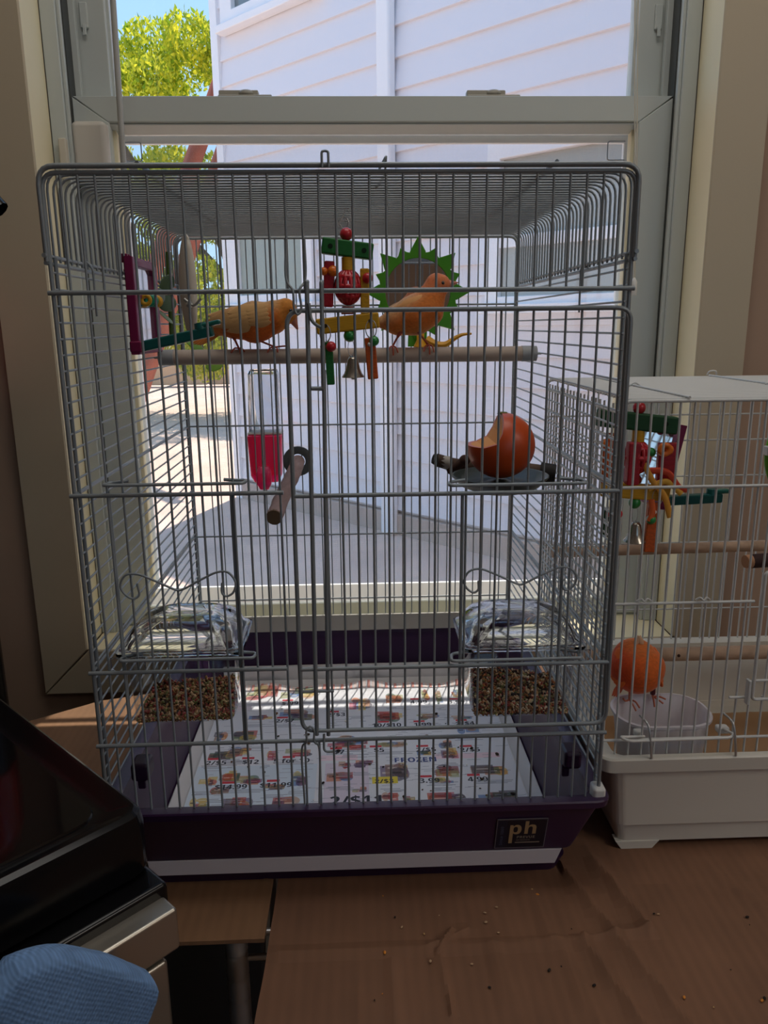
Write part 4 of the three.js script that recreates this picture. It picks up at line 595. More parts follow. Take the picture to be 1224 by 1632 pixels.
    part(t, 'bead', ball(0.0052, 0.0145, -0.0475, 0.004), tint.greenBead); part(t, 'ring', new THREE.TorusGeometry(0.005, 0.003, 8, 20).translate(0.0265, -0.0435, 0.011), tint.orangeBead);
    part(t, 'slat', new RoundedBoxGeometry(0.013, 0.046, 0.012, 2, 0.0015).translate(-0.006, -0.0585, 0.008), tint.redWood); part(t, 'slat', new RoundedBoxGeometry(0.007, 0.042, 0.01, 2, 0.0015).translate(-0.034, -0.06, 0), tint.orange); part(t, 'stick', new RoundedBoxGeometry(0.008, 0.03, 0.008, 2, 0.0014).translate(-0.0275, -0.127, -0.002), tint.darkGreen);
  }
  return t;
}
blockToy('colourful wooden block toy with a bell hung mid tall cage between the canaries', 1, 1).position.set(0.0, 0.6475, -0.215);
blockToy('colourful block and strap toy with a bell hung in the low white cage', 1.5, 2).position.set(0.3085, 0.4665, -0.178);

// round mirror with green sun rays on the back bars
{
  const t = thing('sun_mirror', V(0.0935, 0.598, -0.45), 'round mirror in a green sunburst frame with yellow trim behind the right canary', 'mirror');
  const p = [], n = 16; for (let i = 0; i < n; i++) { const a = Math.PI / 2 + i / n * 2 * Math.PI, big = i % 2 === 0, ro = big ? 0.0705 : 0.0605, da = big ? 0.185 : 0.1; p.push([Math.cos(a - 0.19) * 0.0515, Math.sin(a - 0.19) * 0.0515]); p.push([Math.cos(a - da) * 0.0535, Math.sin(a - da) * 0.0535], [Math.cos(a) * ro, Math.sin(a) * ro], [Math.cos(a + da) * 0.0535, Math.sin(a + da) * 0.0535]); }
  const hole = []; for (let i = 0; i < 40; i++) { const a = -i / 40 * 2 * Math.PI; hole.push([Math.cos(a) * 0.045, Math.sin(a) * 0.045]); }
  part(t, 'ray_frame', extrude(p, 0.004, 0.0008, [hole]).translate(0.0935, 0.598, -0.453), H('#4fa01f', 0.4, { transmission: 0.15, thickness: 0 }));
  part(t, 'mirror_disc', rodGeo(V(0.0935, 0.598, -0.4525), V(0.0935, 0.598, -0.4495), 0.0455, 0.0455, 48), H('#e8ebee', 0.03, { metalness: 1 }));
  part(t, 'tab', extrude([[-0.012, 0], [0.012, 0], [0.011, -0.022], [-0.013, -0.022]], 0.003, 0.0008).translate(0.0935, 0.5485, -0.453), H('#4fa01f', 0.4));
  const hornC = new THREE.CatmullRomCurve3([V(0.105, 0.535, -0.444), V(0.117, 0.529, -0.440), V(0.13, 0.5285, -0.438), V(0.142, 0.536, -0.438), V(0.153, 0.5412, -0.438), V(0.166, 0.5425, -0.438)]);
  const hg = new THREE.TubeGeometry(hornC, 36, 0.0055, 8); const hp = hg.attributes.position; for (let i = 0; i < hp.count; i++) { const k = Math.floor(i / 9) / 36, c = hornC.getPointAt(Math.min(1, k)), s = 1.1 - 0.85 * k; hp.setXYZ(i, c.x + (hp.getX(i) - c.x) * s, c.y + (hp.getY(i) - c.y) * s, c.z + (hp.getZ(i) - c.z) * s); } hg.computeVertexNormals();
  part(t, 'trim', hg, H('#e2a31c', 0.45), null, null, 'curled yellow trim'); part(t, 'trim', lathe([[0, 0], [0.010, 0.002], [0.009, 0.006], [0.005, 0.014], [0.0055, 0.022], [0, 0.024]], 18).translate(0.0965, 0.521, -0.4435), H('#e2a31c', 0.45));
}
// plum-framed mirror with a teal perch arm (own axes: frame in the y-z plane, arm along x)
function armMirror(label, pos) {
  const t = own('arm_mirror', pos, label, 'mirror'), plum = H('#7a1348', 0.4), teal = H('#0d5b57', 0.35);
  const o = [[-0.048, 0], [0.048, 0], [0.048, 0.086], [0.044, 0.092], [0.032, 0.0955], [-0.048, 0.0955]], hl = [[-0.040, 0.006], [-0.040, 0.0885], [0.031, 0.0885], [0.040, 0.083], [0.040, 0.006]];
  part(t, 'frame', extrude(o, 0.007, 0.001, [hl]).rotateY(-Math.PI / 2).translate(0.0, 0, 0).rotateY(Math.PI).translate(0, 0, 0), plum);
  part(t, 'glass', box(0.0015, 0.0035, 0.004, 0.090, -0.041, 0.041, 0.0005), H('#dfe4e8', 0.05, { metalness: 0.9 }));
  part(t, 'crossbar', box(0.003, 0.008, 0.056, 0.0605, -0.046, 0.046, 0.001), plum);
  for (const [z, m] of [[0.02, tint.yellow], [0.004, H('#128a6a', 0.35)], [-0.008, H('#128a6a', 0.35)], [-0.022, tint.yellow], [-0.028, tint.yellow]]) part(t, 'bead', new THREE.TorusGeometry(0.0045, 0.0022, 8, 16).translate(0.011, 0.0545, z), m);
  part(t, 'rear_knob', merge([ball(0.004, -0.006, 0.084, 0.02, 10), box(-0.01, -0.003, 0.092, 0.101, 0.014, 0.018, 0.001), box(-0.01, -0.003, 0.092, 0.101, 0.022, 0.026, 0.001)]), plum);
  part(t, 'hinge', box(-0.002, 0.011, 0.001, 0.013, 0.03, 0.05, 0.002), plum);
  const arm = part(t, 'perch_arm', merge([box(0.004, 0.084, -0.0055, 0.0055, -0.006, 0.006, 0.002), rodGeo(V(0.072, 0.004, 0), V(0.072, 0.011, 0), 0.0068, 0.0058, 16)]).rotateZ(0.2).translate(0.0, 0.0055, 0.035), teal);
  part(arm, 'clip', box(0.066, 0.092, 0.0055, 0.0105, -0.0055, 0.0055, 0.002).rotateZ(0.2).translate(0.002, 0.0055, 0.035), H('#2c8a7d', 0.3, { transmission: 0.4, thickness: 0 }));
  return t;
}
const mir = armMirror('plum-framed upright mirror with a teal perch arm on the left bars of the tall cage', V(-0.2235, 0.5285, -0.235));
copyOf(mir, V(0.343, 0.349, -0.255), 'plum-framed mirror with a teal arm behind the toy in the low white cage', 0.15).rotation.z = -0.2;
// pink and clear dispenser on the back bars
{
  const t = thing('seed_dispenser', V(-0.125, 0.36, -0.47), 'hot pink seed dispenser with a clear tube on the back of the tall cage', 'dispenser'), pink = H('#ff55a0', 0.3, { transmission: 0.6, thickness: 0 });
  part(t, 'tube', loft([[0.403, -0.1475, -0.1015, -0.50, -0.466, 0.006], [0.49, -0.1455, -0.1025, -0.498, -0.468, 0.006], [0.4955, -0.143, -0.105, -0.495, -0.471, 0.006], [0.4935, -0.1415, -0.1065, -0.4935, -0.4725, 0.005], [0.489, -0.144, -0.104, -0.4965, -0.4695, 0.005], [0.403, -0.146, -0.103, -0.4985, -0.4675, 0.005], [0.403, -0.1475, -0.1015, -0.50, -0.466, 0.006]], false, false), solid);
  part(t, 'tube_band', box(-0.149, -0.1, 0.4035, 0.408, -0.5005, -0.4655, 0.002), mat.white);
  part(t, 'cup', loft([[0.336, -0.143, -0.107, -0.492, -0.462, 0.008], [0.345, -0.147, -0.103, -0.5, -0.46, 0.008], [0.403, -0.1495, -0.1, -0.502, -0.458, 0.006], [0.4035, -0.1485, -0.101, -0.501, -0.459, 0.006], [0.346, -0.1455, -0.1045, -0.498, -0.462, 0.008]], true, true), pink);
  part(t, 'spout', loft([[0.328, -0.133, -0.120, -0.461, -0.449, 0.004], [0.336, -0.137, -0.116, -0.462, -0.447, 0.004], [0.352, -0.137, -0.116, -0.462, -0.447, 0.004], [0.36, -0.134, -0.119, -0.462, -0.452, 0.004]], true, true), pink);
}
// cuttlebone and greens at the left back
{
  const t = thing('cuttlebone', V(-0.214, 0.6, -0.415), 'pale oval cuttlebone with a clip in the left rear corner of the tall cage', 'cuttlebone');
  const g = new THREE.SphereGeometry(1, 24, 24); const p = g.attributes.position; for (let i = 0; i < p.count; i++) { const y = p.getY(i); p.setX(i, p.getX(i) * (1 - 0.25 * Math.max(0, -y)) + 0.14 * (y * y)); } g.computeVertexNormals();
  part(t, 'bone', g.clone().scale(0.0095, 0.068, 0.019).rotateY(0.6).translate(-0.2105, 0.604, -0.425), H('#cfc6b8', 0.8));
  part(t, 'clip', merge([tube([V(-0.212, 0.59, -0.405), V(-0.2, 0.582, -0.402), V(-0.19, 0.59, -0.40)], 0.002, 16, 6), ball(0.0045, -0.206, 0.583, -0.404, 12)]), H('#a8a8a4', 0.3, { metalness: 0.6 }));
  const s = thing('greens_sprig', V(-0.2215, 0.54, -0.36), 'sprig of dark green leaves tucked through the left bars behind the mirror', 'greens'), gm = (h) => H(h, 0.6, { transmission: 0.3, thickness: 0, side: THREE.DoubleSide });
  part(s, 'stem', tube([V(-0.221, 0.645, -0.372), V(-0.2215, 0.60, -0.368), V(-0.221, 0.535, -0.36)], 0.0035, 20, 8), gm('#4d6a24'));
  const leafShape = (l, w) => { const q = new THREE.SphereGeometry(1, 14, 8); const a = q.attributes.position; for (let i = 0; i < a.count; i++) { const x = a.getX(i); a.setY(i, a.getY(i) * (1 - x * x * 0.4) + 0.15 * x * x); } q.scale(l, 0.0012, w); q.computeVertexNormals(); return q; };
  for (const [x, y, z, l, w, rx, ry, rz, h] of [[-0.218, 0.583, -0.335, 0.022, 0.010, 1.2, 1.3, 0.2, '#35521c'], [-0.219, 0.567, -0.325, 0.026, 0.009, 0.9, 1.5, -0.2, '#5c7d2c'], [-0.219, 0.605, -0.345, 0.018, 0.009, 1.3, 1.2, 0.6, '#2f4a1c'], [-0.2195, 0.592, -0.31, 0.016, 0.008, 1.1, 1.6, 0.3, '#2a4020'], [-0.183, 0.5325, -0.31, 0.013, 0.006, 0.7, 0.2, -0.6, '#79b03a'], [-0.168, 0.5085, -0.345, 0.011, 0.008, 1.1, 0.1, 0.2, '#9ccf52']]) part(s, 'leaf', leafShape(l, w).rotateX(rx).rotateZ(rz).rotateY(ry).translate(x, y, z), gm(h));
}
// carved orange on its dark dish and twig
{
  const cx = 0.1385, cy = 0.447, cz = -0.058, r = 0.0305;
  const outer = new THREE.SphereGeometry(r, 48, 32).scale(1.02, 0.985, 1), inner = new THREE.SphereGeometry(r - 0.0038, 40, 28).scale(1.02, 0.985, 1);
  const cut = extrude([[-0.06, 0.0012], [-0.019, 0.0012], [-0.0085, 0.005], [-0.0035, 0.014], [-0.001, 0.025], [0.0035, 0.05], [-0.06, 0.05]], 0.12, 0).translate(0, 0, -0.06);
  const ev = new Evaluator(); ev.attributes = ['position', 'normal']; ev.useGroups = false;
  const B = (g) => { const b = new Brush(g.index ? g : mergeVertices(g)); b.updateMatrixWorld(); return b; };
  const shell = ev.evaluate(ev.evaluate(B(outer), B(inner), SUBTRACTION), B(cut), SUBTRACTION).geometry;
  const pith2 = ev.evaluate(B(new THREE.SphereGeometry(r - 0.0039, 48, 32).scale(1.02, 0.985, 1)), B(cut), SUBTRACTION).geometry;
  const peel = noiseMap(256, (u, v) => 0.5 + 0.5 * fbm(u * 70, v * 70));
  for (const g of [shell, pith2]) if (!g.attributes.uv) g.setAttribute('uv', new THREE.Float32BufferAttribute(new Float32Array(g.attributes.position.count * 2), 2));
  const o = thing('orange', V(cx, 0.4175, cz), 'orange with its upper left side cut away, on the dark dish', 'orange');
  part(o, 'peel', shell, H('#d65012', 0.42, { clearcoat: 0.3, clearcoatRoughness: 0.3, transmission: 0.08, thickness: 0 }), V(cx, cy, cz)); part(o, 'flesh', pith2, H('#f2a02c', 0.6, { transmission: 0.15, thickness: 0 }), V(cx, cy, cz));
  part(o, 'stem_scar', lathe([[0, 0.0006], [0.004, 0.0006], [0.005, -0.001], [0, -0.001]], 14).translate(cx + 0.001, cy + 0.0297, cz), H('#6b6a35', 0.9));
  const d = thing('dish', V(cx, 0.404, cz), 'shallow dark grey-green dish under the orange', 'dish');
  part(d, 'bowl', lathe([[0, 0.4045], [0.022, 0.4045], [0.036, 0.410], [0.0445, 0.4185], [0.0445, 0.4198], [0.0425, 0.4195], [0.034, 0.4128], [0.021, 0.4105], [0.006, 0.4155], [0, 0.4158]], 40).translate(cx, 0, cz), H('#3b4440', 0.35));
  const t = thing('twig_perch', V(cx, 0.42, -0.108), 'knobbly twig with dark ends lying behind the orange dish', 'twig'), barkM = H('#6a5547', 0.9, { map: speckle });
  part(t, 'twig', tube([V(0.0845, 0.4265, -0.104), V(0.105, 0.4205, -0.107), V(0.14, 0.418, -0.110), V(0.178, 0.4145, -0.107), V(0.2, 0.412, -0.10)], 0.0065, 40, 10), barkM);
  part(t, 'pale_end', rodGeo(V(0.0845, 0.4268, -0.1035), V(0.0965, 0.4228, -0.1055), 0.0054, 0.0069, 12), H('#c9c4bb', 0.8)); part(t, 'dark_tip', rodGeo(V(0.081, 0.4279, -0.103), V(0.0845, 0.4268, -0.1035), 0.0048, 0.0056, 12), H('#2a211c', 0.8));
  part(t, 'side_twig', merge([tube([V(0.097, 0.415, -0.103), V(0.104, 0.421, -0.098), V(0.111, 0.427, -0.096)], 0.0042, 14, 8), ball(0.0056, 0.111, 0.427, -0.096, 10)]), H('#4a3128', 0.85)); part(t, 'dark_end', merge([rodGeo(V(0.187, 0.413, -0.104), V(0.201, 0.4118, -0.0995), 0.0098, 0.0092, 14), rodGeo(V(0.193, 0.405, -0.102), V(0.1935, 0.400, -0.102), 0.003, 0.001, 8)]), H('#1f1a17', 0.7));
}
// things in the low cage
{
  const p1 = thing('perch', V(0.48, 0.285, -0.255), 'upper pale wooden dowel perch in the low white cage, below the toy', 'perch'); part(p1, 'dowel', rodGeo(V(0.2435, 0.2832, -0.26), V(0.725, 0.289, -0.26), 0.0066, 0.0066, 16), woodPale);
  const p2 = thing('perch', V(0.48, 0.143, -0.25), 'lower thick wooden dowel perch in the low white cage, behind the red canary', 'perch'); part(p2, 'dowel', rodGeo(V(0.262, 0.1475, -0.255), V(0.715, 0.1475, -0.255), 0.0088, 0.0088, 18), woodPale);
  part(p2, 'knot', rodGeo(V(0.405, 0.149, -0.2468), V(0.405, 0.149, -0.2457), 0.0022, 0.0018, 10), H('#4a3022', 0.9));
  const p3 = thing('perch', V(0.45, 0.318, -0.1), 'dark-barked branch perch at the right edge of the low white cage', 'perch'); part(p3, 'branch', rodGeo(V(0.405, 0.3178, -0.10), V(0.60, 0.316, -0.13), 0.0072, 0.0085, 14), H('#3a2320', 0.8)); part(p3, 'cut_end', rodGeo(V(0.399, 0.3178, -0.099), V(0.4055, 0.3178, -0.1), 0.0066, 0.0071, 14), H('#b98a66', 0.8));
  const m = thing('round_mirror', V(0.47, 0.425, -0.15), 'round mirror in a lime green ring at the right edge of the white cage', 'mirror');
  part(m, 'mirror_disc', rodGeo(V(0, 0, -0.002), V(0, 0, 0.0025), 0.0415, 0.0415, 40), H('#b9bec2', 0.15, { metalness: 0.8 }), V(0.4735, 0.4235, -0.147), new THREE.Quaternion().setFromEuler(new THREE.Euler(0, 0.35, 0)));
  part(m, 'ring', new THREE.TorusGeometry(0.043, 0.0035, 10, 44), H('#cfd0c8', 0.4), V(0.4735, 0.4235, -0.147), new THREE.Quaternion().setFromEuler(new THREE.Euler(0, 0.35, 0))); part(m, 'green_ring', new THREE.TorusGeometry(0.0455, 0.0035, 10, 44), H('#6db52b', 0.4), V(0.4737, 0.4222, -0.152), new THREE.Quaternion().setFromEuler(new THREE.Euler(0, 0.35, 0)));
  part(m, 'clip', box(0.4255, 0.4325, 0.421, 0.4305, -0.137, -0.128, 0.001), mat.white);
  const k = thing('bath_cup', V(0.323, 0.1, -0.09), 'white plastic bath cup hooked inside the low white cage, canary on its rim', 'cup');
  part(k, 'cup', loft([[0.104, 0.284, 0.360, -0.116, -0.066, 0.022], [0.100, 0.286, 0.358, -0.114, -0.068, 0.02], [0.104, 0.280, 0.364, -0.120, -0.062, 0.026], [0.1535, 0.2745, 0.3695, -0.128, -0.0585, 0.03], [0.1555, 0.2715, 0.3725, -0.131, -0.0565, 0.032], [0.158, 0.2715, 0.3725, -0.131, -0.0565, 0.032], [0.1585, 0.274, 0.370, -0.1285, -0.059, 0.03], [0.154, 0.2765, 0.3675, -0.126, -0.0605, 0.029], [0.106, 0.282, 0.362, -0.118, -0.064, 0.026]], true, true, 8, 0.6), H('#e3dfe4', 0.4, { transmission: 0.12, thickness: 0 }));
  part(k, 'hook_lug', box(0.367, 0.379, 0.149, 0.156, -0.066, -0.056, 0.002), mat.white); part(k, 'hook_lug', box(0.281, 0.29, 0.149, 0.156, -0.062, -0.0545, 0.002), mat.white);
  const sd = new THREE.InstancedMesh(seedG, seedM, 40), o = new THREE.Object3D(); for (let i = 0; i < 40; i++) { o.position.set(rr(0.31, 0.335), 0.108 + rr(0, 0.002), rr(-0.115, -0.09)); o.rotation.set(rr(0, 6), rr(0, 6), 0); o.scale.set(0.002, 0.001, 0.0012); o.updateMatrix(); sd.setMatrixAt(i, o.matrix); sd.setColorAt(i, seedCols[i % 5]); }
  sd.name = 'wet_seeds'; scene.add(sd); tag(sd, 'few dark seeds lying in the white bath cup', 'seeds', null, 'stuff');
}
// window odds and ends
{
  const a = thing('window_sensor', V(-0.375, 0.81, -0.61), 'large white plastic alarm sensor block on the upper left of the lower sash', 'sensor');
  part(a, 'case', new RoundedBoxGeometry(0.05, 0.085, 0.022, 4, 0.008).translate(-0.3755, 0.8055, -0.609), H('#c9c4ba', 0.5)); part(a, 'base_plate', box(-0.3995, -0.3515, 0.765, 0.846, -0.6198, -0.617, 0.001), mat.white);
  const b = thing('sensor_magnet', V(-0.409, 0.80, -0.586), 'narrow white magnet piece on the window frame beside the alarm sensor', 'sensor');
  part(b, 'case', box(-0.4145, -0.4035, 0.765, 0.821, -0.5918, -0.582, 0.002), H('#c9c2b2', 0.5));
  const w = thing('blind_wand', V(-0.315, 0.75, -0.56), 'long grey tilt rod of a blind hanging down before the left glass', 'rod');
  part(w, 'rod', rodGeo(V(-0.3205, 0.64, -0.56), V(-0.3065, 1.36, -0.56), 0.0042, 0.0042, 6), H('#a9a9a4', 0.35)); part(w, 'hook', tube([V(-0.3065, 1.36, -0.56), V(-0.305, 1.385, -0.565), V(-0.305, 1.419, -0.57)], 0.0015, 12, 6), mat.chrome);
  const c = thing('pull_string', V(0.42, 0.75, -0.57), 'thin pair of blind cords hanging down before the right sash', 'cord');
  for (const d of [0, 0.0045]) part(c, 'string', tube([V(0.386 + d, 1.419, -0.56), V(0.405 + d, 0.98, -0.56), V(0.4185 + d * 0.6, 0.785, -0.56), V(0.428 + d * 0.3, 0.62, -0.56)], 0.0009, 30, 6), H('#c9c4b4', 0.8));
  part(c, 'tassel', lathe([[0, 0], [0.005, 0], [0.0045, 0.02], [0.001, 0.026], [0, 0.026]], 14).translate(0.4285, 0.595, -0.56), mat.white);
}

// ---------- canaries ----------
// bones: [x, y, z, r, x2, y2, z2, r2] in the bird's own axes (beak towards +x), joined with a smooth minimum
function bodyOf(bones, c, S, n, color, k = 0.006) {
  const mc = new MarchingCubes(n, new THREE.MeshStandardMaterial(), false, false, 60000); mc.reset(); mc.isolation = 0;
  const half = n / 2; let at = 0;
  for (let kz = 0; kz < n; kz++) for (let j = 0; j < n; j++) for (let i = 0; i < n; i++, at++) {
    const x = c[0] + (i - half) / half * S, y = c[1] + (j - half) / half * S, z = c[2] + (kz - half) / half * S; let d = 1;
    for (const b of bones) { const dx = b[4] - b[0], dy = b[5] - b[1], dz = b[6] - b[2], l2 = dx * dx + dy * dy + dz * dz || 1e-9; const t = Math.min(1, Math.max(0, ((x - b[0]) * dx + (y - b[1]) * dy + (z - b[2]) * dz) / l2)); const e = Math.hypot(x - b[0] - dx * t, y - b[1] - dy * t, (z - b[2] - dz * t) * (b[8] ?? 1)) - (b[3] + (b[7] - b[3]) * t); const h = Math.max(0, k - Math.abs(d - e)) / k; d = Math.min(d, e) - h * h * k * 0.25; }
    mc.field[at] = -d;
  }
  mc.update();
  const g = new THREE.BufferGeometry(), p = new Float32Array(mc.count * 3); for (let i = 0; i < mc.count * 3; i++) p[i] = mc.positionArray[i] * S + c[i % 3];
  g.setAttribute('position', new THREE.BufferAttribute(p, 3)); const m = mergeVertices(g, 1e-6); const q = m.attributes.position, nn = (m.computeVertexNormals(), m.attributes.normal), col = new Float32Array(q.count * 3), cc = new THREE.Color();
  for (let i = 0; i < q.count; i++) { const x = q.getX(i), y = q.getY(i), z = q.getZ(i); const f = 0.00035 * noise.noise(x * 260, y * 900, z * 900); q.setXYZ(i, x + nn.getX(i) * f, y + nn.getY(i) * f, z + nn.getZ(i) * f); color(x, y, z, cc); const s = 0.9 + 0.22 * noise.noise(x * 300, y * 700, z * 700); col[i * 3] = cc.r * s; col[i * 3 + 1] = cc.g * s; col[i * 3 + 2] = cc.b * s; }
  m.setAttribute('color', new THREE.BufferAttribute(col, 3)); m.computeVertexNormals(); m.setAttribute('uv', new THREE.Float32BufferAttribute(new Float32Array(q.count * 2), 2)); return m;
}
const plumage = new THREE.MeshPhysicalMaterial({ vertexColors: true, color: 0xffffff, roughness: 0.85, sheen: 0.5, sheenRoughness: 0.6, sheenColor: new THREE.Color('#f0a860'), transmission: 0.25, thickness: 0 });
const legM = H('#b4563f', 0.6), beakM = H('#d98d78', 0.45), eyeM = H('#0c0807', 0.08, { clearcoat: 1 });
// one long feather along +x, flat in z
const feather = (l, w, th = 0.0012) => { const g = new THREE.SphereGeometry(1, 12, 8); const p = g.attributes.position; for (let i = 0; i < p.count; i++) { const x = p.getX(i); p.setY(i, p.getY(i) * (0.55 + 0.45 * Math.sqrt(Math.max(0, 1 - x * x))) * (x > 0.3 ? 1 - (x - 0.3) * 0.6 : 1)); } g.scale(l / 2, w / 2, th); g.translate(l / 2, 0, 0); g.computeVertexNormals(); return g; };
function wing(shoulder, tip, side, bulge, width) {
  // layered feathers from shoulder to tip, fanned a little; side = +1 towards the viewer
  const out = [], d = V(...tip).sub(V(...shoulder)), L = d.length(), ang = Math.atan2(d.y, d.x);
  const put = (l, w, x, y, a, z, th) => { const g = feather(l, w, th); g.rotateZ(a); g.translate(x, y, 0); const p = g.attributes.position; for (let i = 0; i < p.count; i++) { const t = p.getX(i) / L, v = p.getY(i) / width; p.setZ(i, side * (Math.abs(p.getZ(i)) * Math.sign(p.getZ(i) || 1) * side + z + bulge * Math.max(0, 1 - (t - 0.3) ** 2 * 1.9) * Math.max(0.1, 1 - v * v * 1.1))); } g.computeVertexNormals(); out.push(g); };
  for (let i = 0; i < 6; i++) put(L * (0.72 - i * 0.035), width * 0.26, L * (0.27 + i * 0.012), width * (-0.30 + i * 0.085), 0.035 - i * 0.028 + 0.02, 0.00015 * i, 0.0008);
  for (let i = 0; i < 5; i++) put(L * 0.46, width * 0.3, L * (0.15 + 0.02 * i), width * (-0.34 + i * 0.16), 0.04 - i * 0.02, 0.0006, 0.0009);
  for (let i = 0; i < 5; i++) put(L * 0.33, width * 0.3, L * 0.01, width * (-0.3 + i * 0.14), 0.08 - i * 0.04, 0.0010, 0.0011);
  return mergeGeometries(out).rotateZ(ang).translate(...shoulder);
}
function leg(hip, knee, foot, toes) {
  const out = [rodGeo(V(...hip), V(...knee), 0.0036, 0.0017, 8), rodGeo(V(...knee), V(...foot), 0.00125, 0.00115, 8), ball(0.0017, ...knee, 8)];
  for (const t of toes) out.push(tube([V(...foot), ...t.map((q) => V(...q))], 0.00095, 12, 6));
  return merge(out);
}
function eyeBeak(b, eye, beak, base, r, zs) {
  for (const s of [1, -1]) { const h = part(b, 'eye', ball(0.0022, eye[0], eye[1], s * zs, 12), eyeM); part(h, 'eye_ring', new THREE.TorusGeometry(0.0021, 0.0005, 6, 18).translate(eye[0], eye[1], s * zs * 1.02), H('#c98d6e', 0.7)); }
  part(b, 'beak', merge([rodGeo(V(...base), V(...beak), r, 0.0003, 12), rodGeo(V(base[0], base[1] - r * 0.35, base[2]), V(beak[0] - 0.001, beak[1] - 0.0006, beak[2]), r * 0.75, 0.0003, 10)]), beakM);
}
const C = (h) => new THREE.Color(h);
{ // left canary: leaning forward along the perch
  const b = own('canary', V(-0.1135, 0.5295, -0.29), 'orange canary with tan back leaning forward on the left of the long perch', 'bird');
  const belly = C('#f0822a'), back = C('#ecb878'), head = C('#f2a23e'), rump = C('#eb9a4c');
  part(b, 'body', bodyOf([[0.041, 0.0435, 0, 0.0125, 0.0435, 0.039, 0, 0.0106], [0.030, 0.039, 0, 0.0155, 0.040, 0.0425, 0, 0.0118], [0.006, 0.0315, 0, 0.0222, 0.025, 0.034, 0, 0.0182], [-0.017, 0.0295, 0, 0.0178, 0.004, 0.030, 0, 0.0215], [-0.036, 0.023, 0, 0.008, -0.018, 0.029, 0, 0.0165], [0.004, 0.02, 0, 0.012, 0.012, 0.024, 0, 0.014]], [0.003, 0.031, 0], 0.068, 88, (x, y, z, c) => { const t = y - (0.034 + 0.2 * x); c.copy(belly).lerp(back, Math.min(1, Math.max(0, t * 90 + 0.2))); if (x > 0.03) c.lerp(head, Math.min(1, (x - 0.03) * 120)); if (x < -0.02) c.lerp(rump, Math.min(1, (-0.02 - x) * 60)); }), plumage);
  const wm = H('#e8b878', 0.8, { transmission: 0.15, thickness: 0 }), wm2 = H('#efc890', 0.8, { transmission: 0.12, thickness: 0 });
  for (const s of [1, -1]) part(b, 'wing', wing([0.025, 0.039, 0], [-0.052, 0.027 - (s < 0 ? -0.004 : 0.003), 0], s, 0.0232, 0.034), s > 0 ? wm : wm2);
  part(b, 'tail', merge([0, 1, 2, 3].map((i) => feather(0.047 - i * 0.003, 0.007, 0.0008).rotateZ(Math.PI + 0.48 + 0.05 * (i - 1.5)).translate(-0.028, 0.0245, 0.0012 * (i - 1.5)))), H('#d98a3f', 0.8, { transmission: 0.2, thickness: 0 }));
  eyeBeak(b, [0.0475, 0.0425], [0.0548, 0.0215, 0], [0.0480, 0.0345, 0], 0.0062, 0.0103);
  part(b, 'leg', leg([-0.022, 0.018, 0.006], [-0.0185, 0.011, 0.006], [-0.0145, 0.0008, 0.004], [[[-0.019, 0.001, 0.006], [-0.023, -0.004, 0.009]], [[-0.0125, 0.0005, 0.009], [-0.012, -0.005, 0.0115]], [[-0.011, 0.0008, 0.006], [-0.0075, -0.003, 0.0095]], [[-0.016, 0, -0.003], [-0.018, -0.004, -0.008]]]), legM);
  part(b, 'leg', leg([0.004, 0.018, 0.009], [0.010, 0.0095, 0.010], [0.0275, 0.0018, 0.005], [[[0.022, 0.0008, 0.008], [0.019, -0.004, 0.0105]], [[0.030, 0.001, 0.009], [0.031, -0.004, 0.0112]], [[0.034, 0.0025, 0.006], [0.041, 0.003, 0.008]], [[0.024, 0.0005, -0.004], [0.022, -0.004, -0.0085]]]), legM);
}
